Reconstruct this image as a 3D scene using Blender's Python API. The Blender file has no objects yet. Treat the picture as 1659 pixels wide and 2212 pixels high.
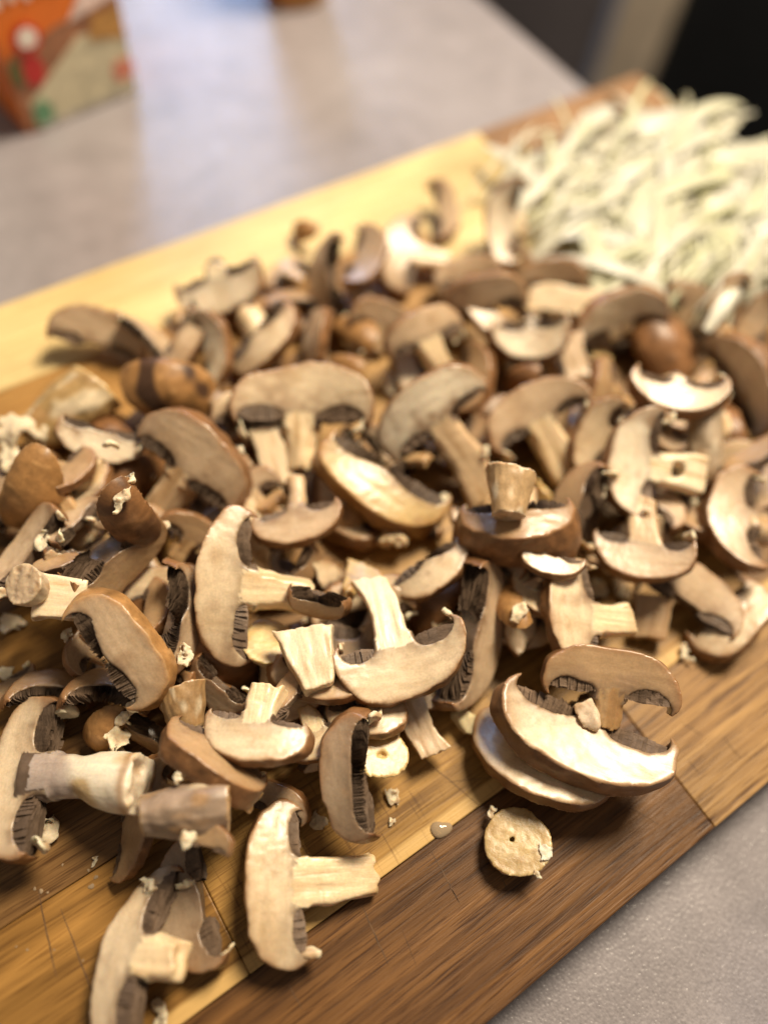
import bpy, math, random
import numpy as np
from mathutils import Matrix, Vector

S = bpy.context.scene
COL = S.collection
rad = math.radians

# ------------------------------------------------------------------ camera
H = 0.22                      # metres from the lens to the board top
FPX = 1610.0                  # focal length in units of the 1659 x 2212 picture
CX, CY = 829.5, 1106.0
_n = lambda v: np.array(v, float) / np.linalg.norm(v)
_d1 = _n([4143, -2256, FPX]); _dn = _n([-155, 874, FPX]); _dn = _n(_dn - _d1 * (_dn @ _d1)); _d2 = np.cross(_d1, _dn)
RW = np.array([_d1, _d2, -_dn])          # camera (right, down, forward) -> world
CAM = np.array([0, 0, H])
cd = bpy.data.cameras.new('camera'); cam = bpy.data.objects.new('camera', cd); COL.objects.link(cam)
cd.sensor_fit = 'VERTICAL'; cd.sensor_height = 36.0; cd.lens = 36.0 * FPX / 2212.0
cd.clip_start = 0.005; cd.clip_end = 50
mw = Matrix.Identity(4)
for i in range(3):
    mw[i][0] = RW[i, 0]; mw[i][1] = -RW[i, 1]; mw[i][2] = -RW[i, 2]; mw[i][3] = CAM[i]
cam.matrix_world = mw
S.camera = cam
cd.dof.use_dof = True; cd.dof.focus_distance = 0.198; cd.dof.aperture_fstop = 2.5; cd.dof.aperture_blades = 0

# ------------------------------------------------------------------ light
W = bpy.data.worlds.new('World'); S.world = W; W.use_nodes = True
bg = W.node_tree.nodes['Background']; bg.inputs[0].default_value = (1.0, 0.85, 0.70, 1); bg.inputs[1].default_value = 0.20

def area(name, loc, target, size, power, color, size_y=None, spread=None):
    l = bpy.data.lights.new(name, 'AREA'); o = bpy.data.objects.new(name, l); COL.objects.link(o)
    l.energy = power; l.color = color; l.size = size
    if size_y: l.shape = 'RECTANGLE'; l.size_y = size_y
    else: l.shape = 'DISK'
    if spread: l.spread = rad(spread)
    o.location = loc
    o.rotation_euler = (Vector(target) - Vector(loc)).to_track_quat('-Z', 'Y').to_euler()
    return o
area('kitchen_lamp', (0.56, 0.28, 0.84), (0.12, 0.08, 0), 0.34, 20, (1.0, 0.85, 0.63))
S.view_settings.view_transform = 'Standard'; S.view_settings.look = 'None'
S.view_settings.exposure = 0.0; S.view_settings.gamma = 1.0; S.view_settings.use_curve_mapping = False
S.render.engine = 'CYCLES'
S.cycles.use_denoising = True
S.cycles.max_bounces = 6; S.cycles.diffuse_bounces = 3; S.cycles.glossy_bounces = 3; S.cycles.transmission_bounces = 4
S.cycles.caustics_reflective = False; S.cycles.caustics_refractive = False
S.cycles.sample_clamp_indirect = 4.0

# ------------------------------------------------------------------ picture -> place
def ray(x, y):
    return RW @ np.array([x - CX, y - CY, FPX])
def at(x, y, z=0.0):
    r = ray(x, y); return CAM + r * ((z - H) / r[2])

BT = 0.018                    # board thickness
CZ = -BT                      # counter top
def reflect_dir(x, y):
    r = ray(x, y); r = r / np.linalg.norm(r); return at(x, y, CZ), np.array([r[0], r[1], -r[2]])
# the window: a rectangle whose mirror image lies on the counter behind the board
p, d = reflect_dir(425, 60)
wc = p + d * 2.6
hd = np.array([d[0], d[1], 0]); hd /= np.linalg.norm(hd)
wl = bpy.data.lights.new('window_daylight', 'AREA'); wo = bpy.data.objects.new('window_daylight', wl); COL.objects.link(wo)
wl.shape = 'RECTANGLE'; wl.size = 0.42; wl.size_y = 1.5; wl.energy = 25; wl.color = (0.40, 0.60, 1.0)
wz = np.array([hd[0], hd[1], 0.0])
wo.matrix_world = Matrix(((wz[1], 0, wz[0], wc[0]), (-wz[0], 0, wz[1], wc[1]), (0, 1, 0, wc[2] + 0.15), (0, 0, 0, 1)))

# ------------------------------------------------------------------ node helpers
def mat(name):
    m = bpy.data.materials.new(name); m.use_nodes = True
    nt = m.node_tree; b = nt.nodes['Principled BSDF']
    return m, nt, b
def N(nt, t, **kw):
    n = nt.nodes.new(t)
    for k, v in kw.items():
        if k.startswith('i_'):
            n.inputs[int(k[2:]) if k[2:].isdigit() else k[2:].replace('_', ' ')].default_value = v
        else: setattr(n, k, v)
    return n
def mapping(nt, scale, loc=(0, 0, 0), rot=(0, 0, 0), coord='Object'):
    tc = N(nt, 'ShaderNodeTexCoord'); mp = N(nt, 'ShaderNodeMapping')
    mp.inputs['Scale'].default_value = scale; mp.inputs['Location'].default_value = loc; mp.inputs['Rotation'].default_value = rot
    nt.links.new(tc.outputs[coord], mp.inputs[0]); return mp.outputs[0]
def noise(nt, vec, scale, detail=4, rough=0.55, dist=0.0):
    n = N(nt, 'ShaderNodeTexNoise'); n.inputs['Scale'].default_value = scale; n.inputs['Detail'].default_value = detail
    n.inputs['Roughness'].default_value = rough; n.inputs['Distortion'].default_value = dist
    if vec is not None: nt.links.new(vec, n.inputs['Vector'])
    return n.outputs['Fac']
def ramp(nt, fac, stops):
    r = N(nt, 'ShaderNodeValToRGB'); e = r.color_ramp.elements
    while len(e) < len(stops): e.new(0.5)
    for el, (p_, c_) in zip(e, stops):
        el.position = p_; el.color = (*c_, 1) if len(c_) == 3 else c_
    nt.links.new(fac, r.inputs[0]); return r.outputs[0]
def mix(nt, a, b, fac, mode='MIX'):
    m = N(nt, 'ShaderNodeMix', data_type='RGBA', blend_type=mode)
    for s, v in ((6, a), (7, b), (0, fac)):
        if isinstance(v, (int, float)): m.inputs[s].default_value = v
        elif isinstance(v, tuple): m.inputs[s].default_value = (*v, 1)
        else: nt.links.new(v, m.inputs[s])
    return m.outputs[2]
def bump(nt, b, height, dist, strength=1.0, prev=None):
    n = N(nt, 'ShaderNodeBump'); n.inputs['Distance'].default_value = dist; n.inputs['Strength'].default_value = strength
    nt.links.new(height, n.inputs['Height'])
    if prev is not None: nt.links.new(prev, n.inputs['Normal'])
    if b is not None: nt.links.new(n.outputs[0], b.inputs['Normal'])
    return n.outputs[0]
g3 = lambda v: (v, v, v)

# mushroom materials: pigment comes from the mesh attribute, grain from noise
def organic(name, rough, sss, streak, bumpd, spec=0.4, var=(0.80, 1.10), sscale=0.0022, coat=0.0):
    m, nt, b = mat(name)
    a = N(nt, 'ShaderNodeAttribute', attribute_name='pigment')
    v1 = mapping(nt, streak); f1 = noise(nt, v1, 260, 5, 0.62, 0.4)
    v2 = mapping(nt, (1, 1, 1), (0.3, 0.1, 0.7)); f2 = noise(nt, v2, 1500, 3, 0.6)
    c = mix(nt, a.outputs[0], ramp(nt, f1, [(0.28, g3(var[0])), (0.72, g3(var[1]))]), 1.0, 'MULTIPLY')
    c = mix(nt, c, ramp(nt, f2, [(0.3, g3(0.88)), (0.7, g3(1.08))]), 1.0, 'MULTIPLY')
    nt.links.new(c, b.inputs['Base Color'])
    r = N(nt, 'ShaderNodeMapRange'); r.inputs[3].default_value = rough - 0.12; r.inputs[4].default_value = rough + 0.15
    nt.links.new(f1, r.inputs[0]); nt.links.new(r.outputs[0], b.inputs['Roughness'])
    b.inputs['Specular IOR Level'].default_value = spec
    b.inputs['Subsurface Weight'].default_value = sss
    b.inputs['Subsurface Radius'].default_value = (1.0, 0.55, 0.28); b.inputs['Subsurface Scale'].default_value = sscale
    b.inputs['Coat Weight'].default_value = coat; b.inputs['Coat Roughness'].default_value = 0.25
    n1 = bump(nt, None, f1, bumpd, 0.9)
    bump(nt, b, f2, bumpd * 0.22, 0.6, n1)
    return m
M_FLESH = organic('mushroom_flesh', 0.36, 0.35, (0.35, 1, 1.5), 0.00012, .55, (.90, 1.07), 0.003, .22)
M_STEM = organic('stem_fibre', 0.36, 0.35, (2.2, 2.2, 0.30), 0.0002, .55, (.88, 1.07), 0.003, .2)
M_SKIN = organic('cap_skin', 0.40, 0.08, (1.4, 1.4, 1.0), 0.00010, 0.45, (0.74, 1.14))
M_GILL = organic('gill_sheet', 0.55, 0.0, (1, 1, 3.0), 0.0004, 0.3, (0.75, 1.2))
M_VEIL = organic('veil_tissue', 0.5, 0.3, (1, 1, 1), 0.0005, 0.3, (0.85, 1.08), 0.003)

# ------------------------------------------------------------------ noise, surface nets
_TAB = (np.random.RandomState(7).rand(32 * 32 * 32).astype(np.float32) * 2 - 1)
def vnoise(P, freq, seed):
    """trilinear value noise in [-1, 1]; P (...,3); freq scalar or 3"""
    Q = P * np.asarray(freq, float) + np.array([17.31 * seed % 61, 7.77 * seed % 53, 3.13 * seed % 47]) + 64.0
    I = Q.astype(np.int32); F = (Q - I).astype(np.float32); F = F * F * (3 - 2 * F)
    a0 = I & 31; a1 = (I + 1) & 31
    X = (a0[..., 0] << 10, a1[..., 0] << 10); Y = (a0[..., 1] << 5, a1[..., 1] << 5); Z = (a0[..., 2], a1[..., 2])
    x, y, z = F[..., 0], F[..., 1], F[..., 2]
    r = []
    for dx in (0, 1):
        ry = []
        for dy in (0, 1):
            b = X[dx] + Y[dy]; t0 = _TAB[b + Z[0]]; ry.append(t0 + (_TAB[b + Z[1]] - t0) * z)
        r.append(ry[0] + (ry[1] - ry[0]) * y)
    return r[0] + (r[1] - r[0]) * x
CORN = np.array([(i, j, k) for i in (0, 1) for j in (0, 1) for k in (0, 1)])
EDG = [(a, b) for a in range(8) for b in range(a + 1, 8) if np.abs(CORN[a] - CORN[b]).sum() == 1]
def snets(F, org, h):
    ins = F < 0
    nx, ny, nz = F.shape
    cnt = np.zeros((nx - 1, ny - 1, nz - 1), np.int8)
    for i, j, k in CORN: cnt += ins[i:nx - 1 + i, j:ny - 1 + j, k:nz - 1 + k]
    act = (cnt > 0) & (cnt < 8)
    ci = np.argwhere(act)
    if len(ci) == 0: return np.zeros((0, 3)), np.zeros((0, 4), int)
    idm = -np.ones(act.shape, np.int64); idm[act] = np.arange(len(ci))
    vals = np.stack([F[ci[:, 0] + c[0], ci[:, 1] + c[1], ci[:, 2] + c[2]] for c in CORN], 1)
    acc = np.zeros((len(ci), 3)); num = np.zeros(len(ci))
    for a, b in EDG:
        fa, fb = vals[:, a], vals[:, b]; cr = (fa < 0) != (fb < 0)
        t = np.where(cr, fa / np.where(cr, fa - fb, 1), 0)
        acc += cr[:, None] * (CORN[a] + t[:, None] * (CORN[b] - CORN[a])); num += cr
    V = org + (ci + acc / num[:, None]) * h
    Q = []
    for ax in range(3):
        sh = [slice(None)] * 3; sh2 = [slice(None)] * 3
        sh[ax] = slice(0, -1); sh2[ax] = slice(1, None)
        A, B = ins[tuple(sh)], ins[tuple(sh2)]
        e = np.argwhere(A != B); o1, o2 = [q for q in range(3) if q != ax]
        lim = np.array(act.shape)
        ok = (e[:, o1] >= 1) & (e[:, o2] >= 1) & (e[:, o1] < lim[o1]) & (e[:, o2] < lim[o2]); e = e[ok]
        if len(e) == 0: continue
        def cell(d1, d2):
            q = e.copy(); q[:, o1] -= d1; q[:, o2] -= d2; return idm[q[:, 0], q[:, 1], q[:, 2]]
        q = np.stack([cell(1, 1), cell(0, 1), cell(0, 0), cell(1, 0)], 1)
        fl = A[e[:, 0], e[:, 1], e[:, 2]]
        if ax == 1: fl = ~fl
        q[~fl] = q[~fl][:, ::-1]
        Q.append(q)
    return V, np.concatenate(Q)

def biggest(V, Q):
    if len(Q) == 0: return V, Q
    lab = np.arange(len(V))
    while True:
        mn = lab[Q].min(1); new = lab.copy(); np.minimum.at(new, Q.ravel(), np.repeat(mn, Q.shape[1]))
        new = new[new]
        if (new == lab).all(): break
        lab = new
    u, c = np.unique(lab, return_counts=True); keep = lab == u[c.argmax()]
    q = Q[keep[Q[:, 0]]]; uu, inv = np.unique(q, return_inverse=True)
    return V[uu], inv.reshape(q.shape)
def make_mesh(name, V, Q, colors=None, material=None):
    me = bpy.data.meshes.new(name)
    V = np.asarray(V, np.float32); Q = np.asarray(Q, np.int32); k = Q.shape[1]
    me.vertices.add(len(V)); me.vertices.foreach_set('co', V.ravel())
    me.loops.add(Q.size); me.loops.foreach_set('vertex_index', Q.ravel())
    me.polygons.add(len(Q)); me.polygons.foreach_set('loop_start', np.arange(0, Q.size, k, dtype=np.int32))
    me.update(calc_edges=True)
    me.shade_smooth()
    if colors is not None:
        a = me.attributes.new('pigment', 'FLOAT_COLOR', 'POINT')
        c = np.ones((len(V), 4), np.float32); c[:, :3] = np.clip(colors, 0.001, 0.95); a.data.foreach_set('color', c.ravel())
    if material: me.materials.append(material)
    return me
def sub(V, Q, mask, col):
    q = Q[mask]
    if len(q) == 0: return None
    u, inv = np.unique(q, return_inverse=True)
    return V[u], inv.reshape(q.shape), col[u]

# ------------------------------------------------------------------ mushroom slice geometry (cap radius = 1)
TONE = {'cream': (.765, .605, .405), 'white': (.87, .745, .56), 'beige': (.62, .455, .295), 'grey': (.38, .275, .18),
        'tan': (.46, .30, .16), 'yellow': (.64, .46, .21), 'honey': (.50, .355, .165)}
SKIN = {'brown': (.225, .105, .04), 'ochre': (.36, .185, .065), 'dark': (.17, .08, .034), 'pale': (.46, .28, .13)}
def lerp(a, b, t): return a + (np.asarray(b) - a) * t[..., None]
def sstep(a, b, x): t = np.clip((x - a) / (b - a), 0, 1); return t * t * (3 - 2 * t)
def smin(a, b, k): t = np.clip(0.5 + 0.5 * (b - a) / k, 0, 1); return b + (a - b) * t - k * t * (1 - t)

def slice_geo(seed, ya=-.07, yb=.19, L=1.0, stem=True, Ht=.70, Hb=.45, rs=.27, tone='cream', skin='brown', h=1 / 40,
              bend=0.0, stem_bend=0.0, full_stem=False, veil=0.28, hole=False, gills=1.0, rough=1.0, gill_col=(.115, .076, .050), chop=None, stem_tone=None, bruise=0.0):
    rg = random.Random(seed); sd = seed * 7 + 3
    if yb - ya < .45: ya, yb = (ya + yb) / 2 - (yb - ya) * .56, (ya + yb) / 2 + (yb - ya) * .56
    Ht *= rg.uniform(.92, 1.08); gc0 = rg.uniform(.8, 1.35)
    hw, hh, rc, zc = .31 + rg.uniform(-.03, .03), .20 * gills ** .5 + rg.uniform(-.03, .03), .57, -.16 + rg.uniform(-.03, .03)
    if rs > .25: rc += (rs - .25) * .5
    bend = bend or rg.uniform(.08, .26) * rg.choice((-1, 1))
    stem_bend = stem_bend or rg.uniform(-.10, .10)
    k1, k2, k3 = bend * rg.uniform(.6, 1.2), bend * rg.uniform(-.6, .6), bend * rg.uniform(-.5, .5)
    tilt = rg.uniform(-.22, .22); sq = rg.uniform(-.05, .05)
    wr = min(rough, 1.0)
    def warp(P):
        q = P.copy()
        q[..., 1] = P[..., 1] - k1 * (P[..., 0] ** 2 - .3) - k2 * P[..., 2] ** 2 - k3 * P[..., 0] * P[..., 2]
        q[..., 0] = P[..., 0] + .07 * vnoise(P, 1.4, sd) + wr * (.030 * vnoise(P, 4.3, sd + 1) + .005 * vnoise(P, 13, sd + 31))
        q[..., 2] = P[..., 2] + .07 * vnoise(P, 1.3, sd + 2) + wr * (.028 * vnoise(P, 4.6, sd + 3) + .005 * vnoise(P, 14, sd + 32)) - tilt * P[..., 0] * .6
        return q
    def dome(r, z, x):
        Hh = np.where(z > 0, Ht * (1 + sq * x), Hb)
        return ((np.abs(r) ** 2.35 + np.abs(z / Hh) ** 2.2) + 1e-9) ** (1 / 2.3) - 1
    def cavity(r, z):
        e = np.sqrt(((r - rc) / hw) ** 2 + ((z - zc) / hh) ** 2 + 1e-9) - 1
        e = e * hh
        low = np.maximum(z - (zc - .05), r - (rc + hw * .93))
        if stem: low = np.maximum(low, .16 - r)
        else:
            low = np.maximum(low, -9); e = np.minimum(e, np.maximum(z - (zc + hh * .55), r - rc))
        return np.minimum(e, low)
    Lz = L if stem else .16
    zmin = -(L if stem else 0) - .25 if stem else -.52
    m = 3 * h
    xr = 1.16
    ylo = ya - m - .1 - abs(bend) * 1.2; yhi = min(yb, 1.05) + m + .1 + abs(bend) * 1.2
    ylo = max(ylo, -1.3 - abs(bend))
    if full_stem: ylo = min(ylo, -rs - .12); yhi = max(yhi, rs + .12)
    if not stem: zmin = -.52
    xs = np.arange(-xr, xr + h, h); ys = np.arange(ylo, yhi + h, h); zs = np.arange(zmin, Ht + .2, h)
    P = np.stack(np.meshgrid(xs, ys, zs, indexing='ij'), -1)
    def fields(P):
        q = warp(P); x, y, z = q[..., 0], q[..., 1], q[..., 2]
        r = np.sqrt(x * x + y * y)
        fd = dome(r, z, x) * .62 + .007 * rough * vnoise(P, 7, sd + 9)
        fc = cavity(r, z)
        cap = np.maximum(fd, -fc)
        sx = x - stem_bend * np.clip(-z, 0, 3) ** 2
        sr = np.sqrt(sx * sx + y * y)
        rr = rs * (1 + .10 * np.sin(z * 3.1 + sd) + .12 * np.clip(-z - .6, 0, 1)) + .02 * vnoise(P, (5, 5, 1.2), sd + 4)
        endz = -Lz + .5 * tilt * x + .07 * vnoise(P, (8, 8, 2), sd + 5)
        st = np.maximum(np.maximum(sr - rr, endz - z), z - .12)
        if not stem: st = np.full(st.shape, 9.0)
        if hole:
            st = np.maximum(st, -(np.sqrt((sx / (.085 * hole)) ** 2 + (y / .6) ** 2 + ((z + .40 + .06 * hole) / (.13 * hole)) ** 2) - 1 + .55 * vnoise(P, 7, sd + 6)) * .08)
        cutn = .011 * vnoise(P * np.array([1, 0, 1]), 2.2, sd + 7) + .0045 * rough * vnoise(P * np.array([1, 0, 1]), (4, 1, 11), sd + 8) \
            + .003 * rough * vnoise(P * np.array([1, 0, 1]), 19, sd + 11)
        cutn = cutn + .026 * np.clip(vnoise(P, (4.5, 1, 4.5), sd + 33), 0, 1) * np.exp(-np.abs(fd) / .06)
        if stem: cutn = cutn + (.013 * vnoise(P * np.array([1, 0, 1]), (11, 1, 1.3), sd + 34) + .008 * vnoise(P, (24, 1, 2), sd + 35)) * np.clip((-.05 - z) / .15, 0, 1)
        slab = np.maximum(ya - y + cutn * .6, y - yb + cutn)
        return q, r, fd, fc, cap, st, slab
    q, r, fd, fc, cap, st, slab = fields(P)
    if full_stem:
        f = smin(np.maximum(cap, slab), st, .12)
    else:
        f = np.maximum(smin(cap, st, .11), slab)
    if chop is not None:
        ca, co = math.cos(chop[0]), math.sin(chop[0])
        f = np.maximum(f, P[..., 0] * ca + P[..., 2] * co - chop[1] + .10 * vnoise(P, 3.5, sd + 40) + .05 * vnoise(P, 9, sd + 41))
    V, Q = snets(f, np.array([xs[0], ys[0], zs[0]]), h)
    if chop is not None: V, Q = biggest(V, Q)
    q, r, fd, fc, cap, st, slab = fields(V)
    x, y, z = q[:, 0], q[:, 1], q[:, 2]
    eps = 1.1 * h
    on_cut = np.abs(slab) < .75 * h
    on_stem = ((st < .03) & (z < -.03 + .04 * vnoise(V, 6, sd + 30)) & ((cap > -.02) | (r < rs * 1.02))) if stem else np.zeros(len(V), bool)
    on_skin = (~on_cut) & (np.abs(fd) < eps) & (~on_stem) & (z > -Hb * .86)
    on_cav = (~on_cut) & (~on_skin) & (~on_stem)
    # pigment
    fl = np.array(TONE[tone]); sk = np.array(SKIN[skin]); gc = np.array(gill_col)
    c = np.tile(fl, (len(V), 1))
    n1 = vnoise(V, (3, 3, 4), sd + 20); n2 = vnoise(V, (4, 4, 16), sd + 21); n3 = vnoise(V, 11, sd + 22)
    c = c * (1 + .07 * n1 + .05 * n3)[:, None]
    c = lerp(c, fl * np.array([.74, .66, .56]), np.clip(sstep(.2, .8, n2) * .35 + sstep(.1, .7, vnoise(V, 2.3, sd + 23)) * .65, 0, 1))
    c = lerp(c, fl * np.array([1.12, 1.16, 1.2]), sstep(.3, .8, vnoise(V, 2.6, sd + 24)) * .4)
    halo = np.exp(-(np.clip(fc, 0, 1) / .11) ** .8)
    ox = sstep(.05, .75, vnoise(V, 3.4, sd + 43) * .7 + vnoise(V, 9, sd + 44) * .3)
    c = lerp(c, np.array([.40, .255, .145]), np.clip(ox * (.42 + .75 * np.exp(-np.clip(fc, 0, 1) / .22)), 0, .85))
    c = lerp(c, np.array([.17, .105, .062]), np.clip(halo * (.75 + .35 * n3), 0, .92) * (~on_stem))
    vein = np.exp(-np.abs(vnoise(V, (4, 4, 7), sd + 45)) / .05) * sstep(.0, .6, vnoise(V, 2.2, sd + 46))
    c = lerp(c, np.array([.42, .28, .16]), vein * .45)
    rim = np.exp(-np.clip(-fd, 0, 1) / .03) + .42 * np.exp(-np.clip(-fd, 0, 1) / .11) * np.clip(.6 + 1.0 * n1 + .5 * n3, 0, 2)
    c = lerp(c, sk * 1.25, np.clip(rim * .75, 0, .8) * (~on_stem))
    # stem
    stt = np.array(TONE[stem_tone] if stem_tone else TONE[tone]) * np.array([1.03, 1.0, .93])
    fib = vnoise(V, (15, 15, 1.6), sd + 25)
    cs = stt * (1 + .13 * fib)[:, None]
    cs = lerp(cs, stt * np.array([.62, .50, .34]), sstep(.2, .75, vnoise(V, (7, 7, 1.2), sd + 26)) * .7)
    endk = sstep(-Lz + .28, -Lz + .02, z) * (.55 + .4 * n1)
    cs = lerp(cs, np.array([.45, .27, .10]), np.clip(endk, 0, 1) * .55)
    if full_stem:
        lil = np.array([.46, .365, .31]) * (1 + .1 * n1)[:, None]
        wht = np.array([.80, .70, .54]) * (1 + .08 * fib)[:, None]
        wht = lerp(wht, np.array([.55, .34, .11]), sstep(.0, .5, vnoise(V, (3.5, 3.5, 2.2), sd + 47)) * .75)
        cs = lerp(lil, wht, sstep(.12, -.10, z + .42 * Lz + .16 * n1))
        cs = lerp(cs, np.array([.34, .17, .06]), np.exp(-((z + Lz - .06) / .06) ** 2) * .7)
    c[on_stem] = cs[on_stem]
    ck = sk * (1 + .20 * n1 + .12 * n3)[:, None]
    ck = lerp(ck, sk * .42, sstep(.45, .8, vnoise(V, 4.5, sd + 27)) * .55)
    ck = lerp(ck, sk * np.array([1.7, 1.9, 2.2]), sstep(.35, .85, vnoise(V, (9, 9, 5), sd + 28)) * .45)
    if bruise: ck = lerp(ck, np.array([.045, .022, .016]), sstep(.15, .5, vnoise(V, 3.2, sd + 42)) * bruise)
    c[on_skin] = ck[on_skin]
    c[on_cav] = (gc * 1.1 * (1 + .2 * n3)[:, None])[on_cav]
    fq = lambda msk: msk[Q].sum(1) >= 3
    f_skin = fq(on_skin); f_stem = fq(on_stem) & ~f_skin; f_cap = ~(f_skin | f_stem)
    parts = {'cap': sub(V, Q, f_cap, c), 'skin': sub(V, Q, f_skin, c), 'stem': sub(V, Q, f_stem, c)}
    # gills: radial sheets clipped to the slab
    gv, gq, gcol = [], [], []
    nl = 290; yA, yB = ya + .02, yb - .015
    r0, r1 = max(rs * .85 if stem else .2, rc - hw + .01), rc + hw - .02
    ns, nd = 9, 4
    for kq in range(nl):
        th = 2 * math.pi * (kq + rg.uniform(-.25, .25)) / nl + .004
        s_, c_ = math.sin(th), math.cos(th)
        if abs(s_) < 1e-6: continue
        lo, hi = sorted((yA / s_, yB / s_)); a, b = max(r0, lo), min(r1, hi)
        if kq % 2: a = max(a, r0 + .55 * (r1 - r0) * rg.uniform(.3, 1))
        if b - a < .03: continue
        t = np.linspace(0, 1, ns); R_ = a + (b - a) * t
        u = np.clip((R_ - rc) / hw, -.995, .995)
        ztop = zc + hh * np.sqrt(1 - u * u) + .03
        dep = (hh * (.92 + .10 * rg.uniform(-1, 1))) * np.clip(1 - np.abs(u) ** 3, .15, 1) + .02
        dd = np.linspace(0, 1, nd)
        RR = R_[:, None] + 0 * dd; ZZ = ztop[:, None] - dep[:, None] * dd
        ph = rg.uniform(0, 6.3)
        side = .012 * np.sin(RR * 17 + ph) * dd + .016 * np.sin(ZZ * 9 + ph * 2) * dd + .02 * rg.uniform(-1, 1) * dd
        X = RR * c_ - side * s_; Y = RR * s_ + side * c_
        X, Y = X, np.clip(Y, ya - .005, yb + .005)
        base = len(gv) * ns * nd
        gv.append(np.stack([X, Y, ZZ], -1).reshape(-1, 3))
        sh = gc0 * rg.uniform(.85, 1.15)
        cc = np.tile(gc * sh, (ns * nd, 1)).reshape(ns, nd, 3); cc[:, -1] *= 1.3
        gcol.append(cc.reshape(-1, 3))
        for i in range(ns - 1):
            for j in range(nd - 1):
                o = base + i * nd + j; gq.append((o, o + 1, o + nd + 1, o + nd))
    if gq:
        G = np.concatenate(gv); G = G - (warp(G) - G); gq = np.array(gq); gcl = np.concatenate(gcol)
        if chop is not None:
            kp = (G[:, 0] * ca + G[:, 2] * co < chop[1] - .03); kq_ = kp[gq].all(1)
            G, gq, gcl = sub(G, gq, kq_, gcl) if kq_.any() else (None, None, None)
        if gq is not None: parts['gills'] = (G, gq, gcl)
    # veil remnants at the rim tips
    vv = []
    for sg in (-1, 1):
        if rg.random() > veil: continue
        yy = min(max(0, ya), yb) if ya > 0 else (ya + yb) / 2
        rt = .84
        xx = sg * math.sqrt(max(rt * rt - yy * yy, .02))
        vv.append((xx, yy, -.24))
    hb = .026
    for nv, (x0, y0, z0) in enumerate(vv):
        thk = min(yb, .9) - max(ya, -.9); ey = max(.10, min(thk * .5, .28))
        bx = np.array([.22, ey + .12, .22])
        ax = [np.arange(-b_, b_ + hb, hb) for b_ in bx]
        P = np.stack(np.meshgrid(*ax, indexing='ij'), -1)
        s1 = rg.randrange(9999)
        w_ = P + np.stack([vnoise(P, 4, s1 + k) for k in (5, 6, 7)], -1) * np.array([.10, .06, .10])
        tx = rg.uniform(-.6, .6)
        f = np.maximum(np.abs(w_[..., 0] + tx * w_[..., 2]) - .026, np.sqrt((w_[..., 1] / (ey * .95)) ** 2 + ((w_[..., 2]) / .12) ** 2) * .1 - .1)
        f = smin(f, (np.sqrt(((w_ - np.array([0, rg.uniform(-ey, ey) * .6, -.05])) ** 2).sum(-1)) - .055), .04)
        f = f + .024 * vnoise(P, 6, s1) + .010 * vnoise(P, 19, s1 + 1)
        v_, q_ = biggest(*snets(f, np.array([a_[0] for a_ in ax]), hb))
        if len(q_) == 0: continue
        v2 = v_ + np.array([x0, y0, z0]); v2 = v2 - (warp(v2) - v2)
        cc = np.tile(np.array([.80, .68, .48]), (len(v_), 1)); cc = lerp(cc, np.array([.42, .25, .12]), sstep(.0, .7, vnoise(v_, 6, s1 + 3)) * .8)
        parts['veil' if nv == 0 else 'veil.001'] = (v2, q_, cc)
    return {k_: v_ for k_, v_ in parts.items() if v_ is not None}

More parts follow.
